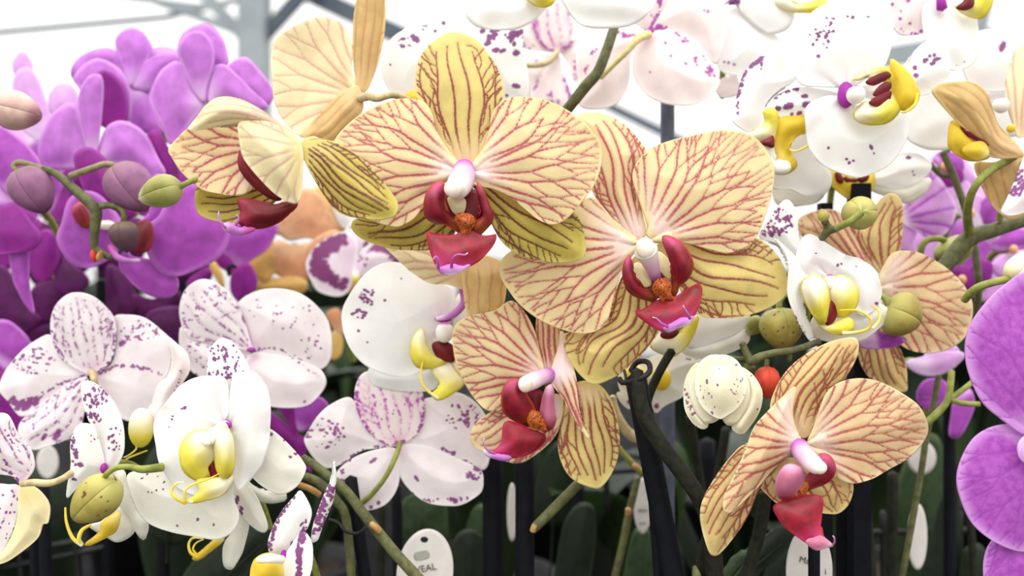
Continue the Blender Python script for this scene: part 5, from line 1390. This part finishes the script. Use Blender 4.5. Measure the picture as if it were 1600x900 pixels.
# ------------------------------------------------------------------ buds
def bud(label, S, D, base, tip, hw, mat, ped=None, pmat='stemgreen', pr=4.0, z=0.0, zt=None, group='orchid buds', name='orchid_bud', fat=0.75, spots=0, turn=0.5, gap=0.0):
    """closed bud of three fleshy sepals; base and tip in the crop's frame, hw half width there"""
    t = Thing(name, label, 'bud', S, D, base, group)
    a = pts2([base, tip], S)
    W0, W1 = P(a[0][0], a[0][1], D - z / 100), P(a[1][0], a[1][1], D - (z if zt is None else zt) / 100)
    ax = W1 - W0
    L = np.linalg.norm(ax)
    ax = ax / L
    s1 = np.cross(ax, np.array([0, 1.0, 0]))
    s1 /= np.linalg.norm(s1)
    s2 = np.cross(ax, s1)
    hw = hw / S[2] * D / FPX
    rs = np.random.RandomState(int(base[0] + tip[1]) % 1000)
    for k in range(3):
        nu, nv = 16, 14
        V, U, E = [], [], []
        for i in range(nv + 1):
            tt = i / nv
            r = hw * (math.sin(math.pi * tt**fat)**0.62 if 0 < tt < 1 else 0.02)
            for j in range(nu + 1):
                f_ = j / nu
                an = turn + k * 2.0944 + (f_ - 0.5) * (2.16 - gap)
                rr = r * (1.03 - 0.10 * abs(2 * f_ - 1)**3)
                V.append(W0 + ax * L * tt + rr * (math.cos(an) * s1 + math.sin(an) * s2) - t.C)
                U.append(tt)
                E.append(1 - abs(2 * f_ - 1))
        F = [(i * (nu + 1) + j, i * (nu + 1) + j + 1, (i + 1) * (nu + 1) + j + 1, (i + 1) * (nu + 1) + j) for i in range(nv) for j in range(nu)]
        V = np.array(V)
        n = len(V)
        sp = np.full(n, 9.0)
        if spots:
            c = V[rs.randint(0, n, spots)]
            d = np.sqrt(((V[:, None] - c[None])**2).sum(2)).min(1)
            sp = d / (hw * 0.055)
        o = link('sepal', mesh_from('sepal', V, F, True, {'u': np.array(U), 'edge': np.array(E), 'vein': np.full(n, 9.0), 'spot': sp}), mat, t.o)
        m = o.modifiers.new('thickness', 'SOLIDIFY')
        m.thickness = hw * 0.06
        m.offset = -1
    if ped:
        t.tube('pedicel', pmat, ped, pr)
    return t


bud('grey-purple bud hanging on the hooked left end of the olive stalk', B_, 0.350, (100, 190), (215, 400), 98, 'budpurple', '140,215,0 90,205,0 65,180,0 90,160,0 150,175,0 240,200,0', 'stemmid', 4.5)
bud('large grey-purple bud at the end of the right arm of the olive stalk', B_, 0.350, (540, 175), (690, 390), 105, 'budpurple', '560,185,0 500,170,.2 430,190,.2 330,225,0', 'stemmid', 5)
bud('small dark drooping bud under the olive stalk', B_, 0.346, (575, 435), (595, 585), 66, 'buddark', '578,445,0 578,395,0 530,365,0 470,370,0', 'stem', 4.5)
bud('pale pink-beige bud at the left edge in front of the faint lilac orchid', A_, 0.345, (-20, 500), (195, 545), 92, 'budpale', '-10,500,0 -60,480,-.3 -120,500,-.8', 'stemmid', 5)
bud('small smooth green bud on a thin stalk left of the half-open yellow orchid', B_, 0.272, (850, 268), (650, 335), 76, 'budgreen', '830,285,0 870,262,0 920,240,-.3', 'stemgreen', 4.5)
bud('speckled yellow-green bud in front of the freckled side-view white orchid', H_, 0.290, (545, 450), (345, 640), 100, 'budolive', '500,470,0 495,430,.2 540,395,.3 600,388,.2 670,400,0 760,390,-.6', 'stemgreen', [4, 4.5, 4.5, 4.5, 6, 7], spots=10)
bud('round green bud on a short forked stalk above the white yellow-lipped orchid', F_, 0.300, (590, 240), (560, 262), 78, 'budolive', '590,245,1.0 540,285,.9 470,320,.5', 'stemgreen', 5.5, z=.6, zt=-2.0)
bud('tiny olive bud on the same short forked stalk', F_, 0.302, (415, 290), (400, 228), 26, 'budolive', '418,300,0 412,270,0', 'stem', 5)
bud('olive bud with a violet underside in front of the peach-yellow petal', F_, 0.318, (700, 690), (860, 770), 108, 'budolive', '720,690,0 690,640,-.2 640,640,-1', 'stemgreen', 5)
bud('olive bud streaked with dark dots beside the white orchid with curling tendrils', F_, 0.325, (200, 690), (225, 895), 100, 'budolive', '203,700,0 205,660,-.3 240,620,-1', 'stemgreen', 5, spots=12)
bud('dark olive bud behind the thick forked stem', F_, 0.376, (985, 370), (1060, 490), 88, 'budgreen', '985,385,0 950,368,.2 890,380,.2 865,430,.1 880,480,-.3', 'stemgreen', 5)
bud('small scarlet bud tucked behind the peach-yellow orchid', N_, 0.310, (350, 170), (352, 292), 46, 'budred', '350,175,-.2 352,150,-.4', 'stem', 4)
bud('slim green bud between the two white petals and the streaked olive bud', T_, 0.338, (690, 170), (590, 260), 50, 'budgreen', '690,170,0 740,120,-.3', 'stem', 5)
bud('orange-tipped cream bud half hidden by the large lilac orchid', U_, 0.300, (395, 760), (470, 660), 40, 'budcream', '400,755,0 340,768,.2 280,790,0 240,830,-.6', 'stemgreen', 6)

# violet petal tip under the olive bud
f = flower('violet folded petal tip curling out under the olive bud', F_, 0.326, (640, 850), GP, ped=False)
f.sheet('petal', 'purplevein', '560,850 640,800 700,815 750,805 772,790 770,830 800,840 750,872 690,882 600,880', z=(0, .4), dome=.3)

# cream half-open bud
t = Thing('orchid_bud', 'cream half-open bud dotted purple, hanging left of the scarlet bud', 'bud', T_, 0.300, (440, 400), 'orchid buds')
t.sheet('sepal', 'budcream', '330,430 290,450 255,520 245,600 255,690 290,750 345,790 378,770 350,700 320,600', b=(400, 410), t=(340, 790), z=(-.3, .1), dome=.35, spots=[('l', '262,570 275,650 300,700', 14, 1.8)])
t.sheet('sepal', 'budcream', '560,450 620,480 665,540 685,600 670,690 620,770 570,820 520,790 540,720 590,640 600,550', b=(500, 410), t=(560, 820), z=(-.3, .1), dome=.4, spots=[('p', 620, 498, 6), ('p', 652, 680, 6)])
t.sheet('petal', 'budcream', '400,400 330,440 290,520 280,600 310,690 360,752 400,756 440,730 450,600', b=(440, 400), t=(380, 760), z=(0, .3), dome=.5)
t.sheet('petal', 'budcream', '480,400 560,440 610,540 610,640 570,720 510,772 465,735 450,600', b=(440, 400), t=(500, 770), z=(0, .3), dome=.5)
t.sheet('petal', 'budcream', '440,376 380,385 330,430 308,510 315,600 350,670 400,715 445,735 490,715 550,670 592,590 590,500 550,420 500,385', b=(440, 380), t=(445, 735), z=(.35, .6), dome=.9, spots=[('l', '380,500 388,560 405,610', 7, 1.5), ('z', 350, 600, 34, 70, 12, .9, 1.4), ('z', 545, 570, 40, 80, 15, .9, 1.5), ('p', 438, 545, 7), ('p', 443, 462, 5), ('p', 535, 435, 7), ('z', 420, 680, 60, 25, 8, .8, 1.4)])
t.tube('pedicel', 'stem', '445,385,.2 480,390,-.6 540,400,-1 600,400,-1', 4.5)


# ------------------------------------------------------------------ stems, stakes, ties
def stem(label, S, D, pts, r, mat='stem', name='flower_stem', nodes=(), cat='stem', group='orchid stems', extra=()):
    a = [float(v) for v in pts.split()[0].split(',')]
    t = Thing(name, label, cat, S, D, (a[0], a[1]), group)
    t.tube('stalk', mat, pts, r, sides=12)
    for n in nodes:
        t.tube('node', 'nodebrown', n, 5, sides=10)
    for q, rr in extra:
        t.tube('branch', mat, q, rr, sides=10)
    return t


stem('olive stalk bearing the grey-purple buds over the purple flowers', B_, 0.350, '200,190,0 270,220,0 350,290,0 420,350,.1 450,390,.1 445,480,.1 445,560,0 500,600,-.1 520,605,-.1', [5, 6, 7.5, 8.5, 9, 7, 6, 5, 4.5], extra=[('440,372,0 500,360,.1 560,380,.1', 5)])
t = Thing('orchid_bud', 'tiny orange-brown bud at the bottom of the olive stalk', 'bud', B_, 0.350, (455, 600), 'orchid buds')
t.ball('sepal', 'budred', 440, 600, .1, 14, 30, rot=.2)
t.ball('sepal', 'nodebrown', 468, 600, .2, 14, 26, rot=-.3)
stem('greenish stem rising behind the upright yellow orchid to the top edge', D_, 0.345, '500,40,-.8 478,130,-.3 440,245,0 400,340,.1 340,410,0 258,515,-.4 160,640,-2', [7.5, 7.8, 8, 8.5, 9, 8.5, 8])
stem('thick dark forked stem at the right, carrying the golden hooded flower', U_, 0.360, '540,522,0 440,552,0 350,582,0 275,604,0 235,632,0 180,700,0 120,775,-.3 60,860,-1', [10.5, 11, 11.5, 13, 13, 12, 12, 12], 'stem', extra=[('390,490,-1.5 430,545,-1', 4)])
stem('thin dark stem standing behind the forked stem at the right', U_, 0.395, '165,310,0 200,390,0 240,500,0 275,640,0 290,780,0 280,900,-1', 5.5, 'stem', extra=[('120,350,-.5 150,385,-.5 190,395,-.3', 4)])
stem('long diagonal green stem running down across the white oval tag', I_, 0.320, '370,345,0 430,385,0 500,440,0 570,500,0 640,590,0 710,680,0 800,790,.1 900,900,.2 980,1000,.2', [6, 6.5, 7, 7.5, 8, 8.5, 8.5, 9, 9], nodes=['690,655,.35 712,672,.45 728,690,.35'])
stem('olive side stem passing behind the purple-dashed white orchid', I_, 0.335, '250,440,0 350,430,0 440,460,0 520,540,0 570,620,0 590,800,0 600,960,0', [6, 6.5, 7, 7, 7, 7, 7], nodes=['345,470,.3 400,490,.3 450,520,.2'])
stem('thick dark stem bent to the right below the black clip', O_, 0.300, '885,-60,-.1 890,0,0 905,100,0 940,190,0 1010,300,0 1100,420,0 1180,540,0 1230,680,-.2 1250,900,-.4', [10, 11, 12, 13, 13, 13, 13, 14, 14], 'stemdark')
stem('cut dark stem stub with a pale end, low in the middle', O_, 0.345, '405,675,.3 470,610,.1 530,550,0 600,480,-.2 680,400,-.5', [7.5, 8, 8, 8, 8], 'stem', nodes=['398,690,.4 402,676,.4 408,664,.35'])
stem('olive flower stalk with small bud joints left of the scarlet bud', T_, 0.308, '575,310,0 600,370,0 625,410,0 680,385,.1 760,365,.1 840,355,.1 900,340,0 1010,300,-.2', [5.5, 6, 8, 6.5, 6, 6, 5.5, 5], extra=[('620,410,0 600,450,-.1 640,440,0', 6), ('845,355,.1 840,410,0', 4)])
stem('short forked stalk holding the round green bud', F_, 0.304, '400,370,-.2 430,335,0 470,322,.3 500,305,.6', [6, 6.5, 5.5, 5], 'stem', extra=[('435,335,0 422,300,0 414,285,0', 6)])
stem('green stalk angling up behind the peach-yellow orchid toward the lilac one', Q_, 0.345, '430,190,0 480,150,0 540,80,0 555,0,-.1 560,-60,-.3', [5.5, 5.5, 5, 5, 5], 'stemgreen', extra=[('550,70,0 610,90,.1 690,95,.1', 4.2), ('560,65,0 610,30,0 660,-10,-.2', 4.2)])
stem('brown-green stem crossing before the narrow white tag', Q_, 0.360, '500,-40,0 470,120,0 440,260,0 420,400,0 395,540,0 370,680,0 330,900,0 310,1000,0', 4.8)
stem('thin green stem with a yellow node in the dark middle', O_, 0.380, '800,300,0 880,390,0 950,450,0 980,600,0 1000,900,0', [4.5, 5, 5, 4.5, 4.5], 'stemgreen', nodes=['870,380,.3 890,395,.3'])
stem('slanted green stem with a yellow joint below the drooping sepal', O_, 0.400, '890,440,0 850,600,0 820,750,0 770,960,0', [5, 6, 6, 6], 'stem', nodes=['845,585,.4 845,612,.4'])
stem('green stalk between the white flower and the thick stem', O_, 0.350, '770,60,0 790,130,0 830,210,0 880,250,-.3 960,260,-.8', [6, 6, 8, 9, 7], 'stempale')
stem('dark green stem leaning beside the magenta lip', N_, 0.320, '345,640,0 335,720,0 320,800,0 290,900,0 270,1000,0', 10, 'stemdark')
for lb_, x0, y0, x1, y1, D__, r_ in (
        ('dark stem descending from the cream half-open bud', 1078, 650, 1110, 900, .40, 7),
        ('dark leaning stem right of the bent thick stem', 1135, 670, 1090, 900, .42, 7),
        ('olive stem right of the magenta lip', 1345, 760, 1362, 960, .40, 11),
        ('olive-brown stem close to the peach-yellow petal', 1395, 740, 1385, 960, .42, 8),
        ('dark stem beneath the large lilac orchid', 1505, 720, 1525, 960, .44, 6),
        ('dim stem left of the white oval tag', 597, 790, 590, 960, .43, 6)):
    stem(lb_, X_, D__, '%d,%d,0 %d,%d,0 %d,%d,0' % (x0, y0, (x0 + x1) / 2 + 3, (y0 + y1) / 2, x1, y1), r_, 'stemdark')
stem('peg-like green shoot at the foot of the bent thick stem', O_, 0.30, '1175,980,.6 1165,900,.7 1155,855,.7', [8, 7, 3], 'stem')


def stake(label, x0, y0, x1, y1, D, r, mat='stake', square=False):
    """black plant stake: top at x0, y0, running down to x1, y1 and on into the bench"""
    a, b = P(x0, y0, D), P(x1, y1, D)
    b = a + (b - a) * ((a[2] - BZ - 0.02) / max(a[2] - b[2], 1e-3))
    t = Thing('plant_stake', label, 'stake', X_, D, (x0, y0), 'plant stakes')
    if square:
        box('rod', mat, a, b, 2 * r * D / FPX, 2 * r * D / FPX, t.o, t.C)
    else:
        tube_mesh('rod', mat, np.array([a, (a + b) / 2, b]), r, D / FPX, t.o, t.C, 14)
    return t


stake('grey stake standing against the white sky above the tilted yellow orchid', 1043, 120, 1043, 300, 0.385, 11, 'stakegrey')
stake('square black stake top under the brown-spotted yellow lip', 1342, 288, 1342, 400, 0.359, 13.5, 'stake', True)
stake('square black stake end beside the square stake top', 1289, 318, 1289, 400, 0.362, 9, 'stake', True)
stake('black stake behind the bent thick stem, black clip at its top', 993, 590, 1052, 900, 0.312, 17)
stake('slim black stake leaning beside the clipped one', 1012, 640, 1030, 900, 0.318, 9)
stem('short dark stem leaning from the black clip to the pale lemon lip', X_, 0.325, '1050,548,0 1040,564,0 1026,590,0 1012,625,-.1 1004,680,-.3', [7, 7, 7, 7, 7], 'stemdark')
stake('thick black stake left of the drooping sepal', 770, 700, 770, 900, 0.365, 16)
stake('thick black stake directly under the crimson wedge lip', 820, 700, 820, 900, 0.350, 15)
stake('black stake with flat round top below the speckled orchid with green stalk', 548, 748, 570, 900, 0.340, 10)
stake('black stake near the purple-dashed orchid', 620, 760, 622, 900, 0.42, 8)
stake('black stake splitting the white tag under the magenta lip', 1272, 780, 1272, 900, 0.305, 9)
stake('dark stake just right of the magenta lip', 1320, 740, 1320, 900, 0.370, 14)
stake('black stake crossing the cross-wire at the right', 1483, 620, 1484, 900, 0.430, 9)
stake('black stake at the bottom left behind the freckled bud', 68, 760, 72, 900, 0.380, 9)
stake('black stake behind the cream underside petal', 52, 780, 55, 900, 0.390, 7)
stake('dark stake seen between the hanging purple petals', 160, 440, 163, 620, 0.520, 10)
stake('dark stake right of the hanging purple petals', 284, 430, 284, 600, 0.520, 9)
stake('black stake behind the peach-yellow orchid foot', 1240, 720, 1236, 900, 0.46, 10)
stake('dim black stake between the thick stakes and the drooping sepal', 905, 740, 903, 900, 0.47, 8)
stake('dim black stake behind the thin yellow-noded stem', 1105, 690, 1112, 900, 0.47, 12)
stake('dim black stake behind the diagonal green stem', 690, 700, 690, 900, 0.50, 9)
stake('dim black stake behind the white orchid with hanging sepals', 255, 760, 255, 900, 0.50, 9)
stake('dim black stake behind the olive stems at the right', 1420, 700, 1420, 900, 0.52, 9)

for lb_, c_, pts_, r_ in (
        ('black plastic clip looped round the top of the thick dark stem', (1000, 575), '968,592,.6 975,598,.9 1000,592,1.4 1015,580,1.3 1012,566,.9 996,566,.4 985,580,.3', 4.2),
        ('small black wire hook under the tilted yellow sepal', (972, 590), '975,578,.5 978,592,.7 972,600,.8 968,594,.8', 2.2),
        ('black clip ring on the stake by the diagonal green stem', (545, 820), '515,812,.3 530,818,.8 540,830,1.2 560,833,1.2 572,822,.8 570,812,.2', 2.6)):
    t = Thing('stem_clip', lb_, 'clip', X_, 0.312 if c_[0] > 900 else 0.335, c_, 'black stem clips')
    t.tube('loop', 'clip', pts_, r_)

# black wire tray behind the plants
for lb_, D__, segs in (
        ('black wire crate rail at the lower left behind the white orchids', .50, [((-20, 892), (160, 856)), ((-20, 868), (120, 846)), ((30, 850), (36, 930)), ((62, 840), (70, 930)), ((118, 835), (126, 930))]),
        ('black crossing wire rail at the right beneath the olive stems', .48, [((1355, 832), (1520, 828)), ((1380, 800), (1380, 930)), ((1500, 800), (1500, 930))]),
        ('black crossing wire behind the drooping yellow sepal', .50, [((930, 738), (1000, 734)), ((945, 720), (950, 800))])):
    t = Thing('wire_rail', lb_, 'rail', X_, D__, segs[0][0], 'black wire rails')
    for a, b in segs:
        tube_mesh('wire', 'clip', np.array([P(a[0], a[1], D__), P(b[0], b[1], D__)]), 5, D__ / FPX, t.o, t.C, 8)


# ------------------------------------------------------------------ white oval tags
def oval_tag(label, D, cx, cy, rx, ry, rot=0.0, text=None, hole=None, block=None):
    t = Thing('plant_tag', label, 'tag', X_, D, (cx, cy), 'white plant tags')
    pts = []
    for i in range(28):
        a = 2 * math.pi * i / 28
        x, y = rx * math.cos(a), ry * math.sin(a)
        pts.append('%.2f,%.2f' % (cx + x * math.cos(rot) - y * math.sin(rot), cy + x * math.sin(rot) + y * math.cos(rot)))
    t.sheet('card', 'tag', ' '.join(pts), dome=0.03, th=.05, z=(0, 0))
    k = D / FPX

    def oval(nm, mat, x, y, a, b):
        q = ' '.join('%.2f,%.2f' % (x + a * math.cos(2 * math.pi * i / 14), y + b * math.sin(2 * math.pi * i / 14)) for i in range(14))
        t.sheet(nm, mat, q, dome=0.0, th=.01, z=(.06, .06))
    if hole:
        oval('hole', 'taghole', *hole)
    if block:
        t.sheet('print_block', 'taggrey', block, dome=0.0, th=.01, z=(.06, .06))
    for s_, x, y, h_, ro in (text or ()):
        c = bpy.data.curves.new('lettering', 'FONT')
        c.body = s_
        c.size = h_ * k
        c.extrude = 0.00005
        c.align_x = 'CENTER'
        tmp = bpy.data.objects.new('lettering_curve', c)
        me = bpy.data.meshes.new_from_object(tmp)
        bpy.data.objects.remove(tmp)
        me.materials.clear()
        o = link('lettering', me, 'tagtext', t.o)
        o.location = P(x, y, D - 0.0012) - t.C
        o.rotation_euler = (math.pi / 2, -ro, 0)
    return t


oval_tag('white oval tag with dark hole and print behind the diagonal green stem', .345, 664, 894, 44, 68, .12, [('VEAL', 666, 893, 15, .2)], (663, 843, 6, 4.5), '648,864 668,860 670,872 650,876')
oval_tag('white oval tag split by a black stake under the magenta lip', .330, 1264, 892, 36, 70, 0, [('Ma', 1256, 880, 14, -.25), ('i', 1290, 898, 14, 0)])
oval_tag('narrow white tag behind the brown-green stem at the right', .400, 1433, 838, 15, 52, .0)
oval_tag('small wedge of a white printed tag beside the thin yellow-noded stem', .420, 1004, 790, 14, 44, .0, [('ooo', 1004, 800, 9, 0), ('oo', 1004, 820, 9, 0)])
oval_tag('thin white tag strip between the two thick black stakes', .420, 800, 800, 8, 46, 0)
oval_tag('white tag half hidden behind the left wire rail', .53, 30, 880, 26, 22, .1)
oval_tag('white tag peeping over the left wire rail', .53, 96, 900, 18, 22, 0)
oval_tag('pale tag glimpsed between the green stems at the right', .46, 1440, 715, 22, 26, 0)
oval_tag('pale round tag behind the speckled sepal at the left', .46, 75, 722, 17, 26, 0)

# ------------------------------------------------------------------ large leaves near the pots
def leafsheet(label, D, pts, b, mat='leafdark', z=(0, 0), dome=.5):
    t = Thing('orchid_leaf', label, 'leaf', X_, D, b, 'strap leaves rising from the pots')
    t.sheet('blade', mat, pts, b=b, z=z, dome=dome, th=.15)
    # midrib, from the leaf's foot to near its tip
    o = pts2(pts, X_)
    d = np.hypot(*(o - np.array(b)).T)
    tip = o[d.argmax()]
    m = np.array(b) * 0.15 + tip * 0.85
    t.tube('midrib', mat, '%f,%f,%f %f,%f,%f %f,%f,%f' % (b[0], b[1], z[0] + .1, (b[0] + m[0]) / 2, (b[1] + m[1]) / 2, (z[0] + z[1]) / 2 + dome + .02, m[0], m[1], z[1] + dome * .5), 1.6)


for a in (
        ('dark green leaf beside the white oval tag', .40, '712,930 704,870 715,835 735,826 755,842 762,880 758,930', (735, 960)),
        ('broad dark green leaf under the drooping yellow sepal', .43, '868,930 872,860 885,810 905,786 925,790 932,830 925,890 915,940', (890, 980)),
        ('light green leaf behind the small printed tag', .45, '975,930 978,880 990,830 1010,826 1022,860 1022,930', (1000, 980), 'leaflight'),
        ('mid green leaf above the white oval tag', .47, '620,840 625,790 650,770 690,775 700,810 690,850', (660, 900), 'leaflight'),
        ('long green leaf edge sweeping up under the magenta lip', .36, '1100,930 1140,880 1190,840 1230,815 1245,830 1215,870 1180,900 1150,950', (1090, 960), 'leafdark'),
        ('bright green leaf rim low beside the dark stem', .34, '1110,930 1130,890 1160,862 1172,868 1150,895 1130,935', (1105, 960), 'leaflight'),
        ('dark green leaf behind the freckled white orchid', .45, '235,830 240,780 262,745 290,760 300,800 280,850', (260, 880)),
        ('dark leaf in shade under the large white orchid', .42, '280,930 300,880 340,840 400,815 430,830 400,880 360,930', (290, 960)),
        ('dull green leaf behind the narrow white tag', .50, '1380,930 1388,840 1400,760 1430,690 1462,680 1478,740 1475,850 1465,930', (1420, 990), 'leaflight'),
        ('dark green leaf between the olive stems', .47, '1440,930 1448,850 1470,780 1492,760 1500,820 1490,930', (1470, 990)),
        ('upright green leaf behind the thick black stakes', .49, '720,900 730,820 745,790 760,790 766,860 760,930', (740, 980), 'leaflight'),
        ('dark green leaf at the foot of the bent thick stem', .44, '1190,930 1200,880 1225,850 1232,880 1225,930', (1210, 980)),
        ('dark strap leaf behind the cut stem stub', .52, '835,800 845,730 870,690 900,700 905,760 880,820', (860, 900)),
        ('dark green leaf beneath the large lilac orchid', .46, '1500,930 1505,860 1530,850 1545,890 1540,940', (1520, 980))):
    leafsheet(*a)
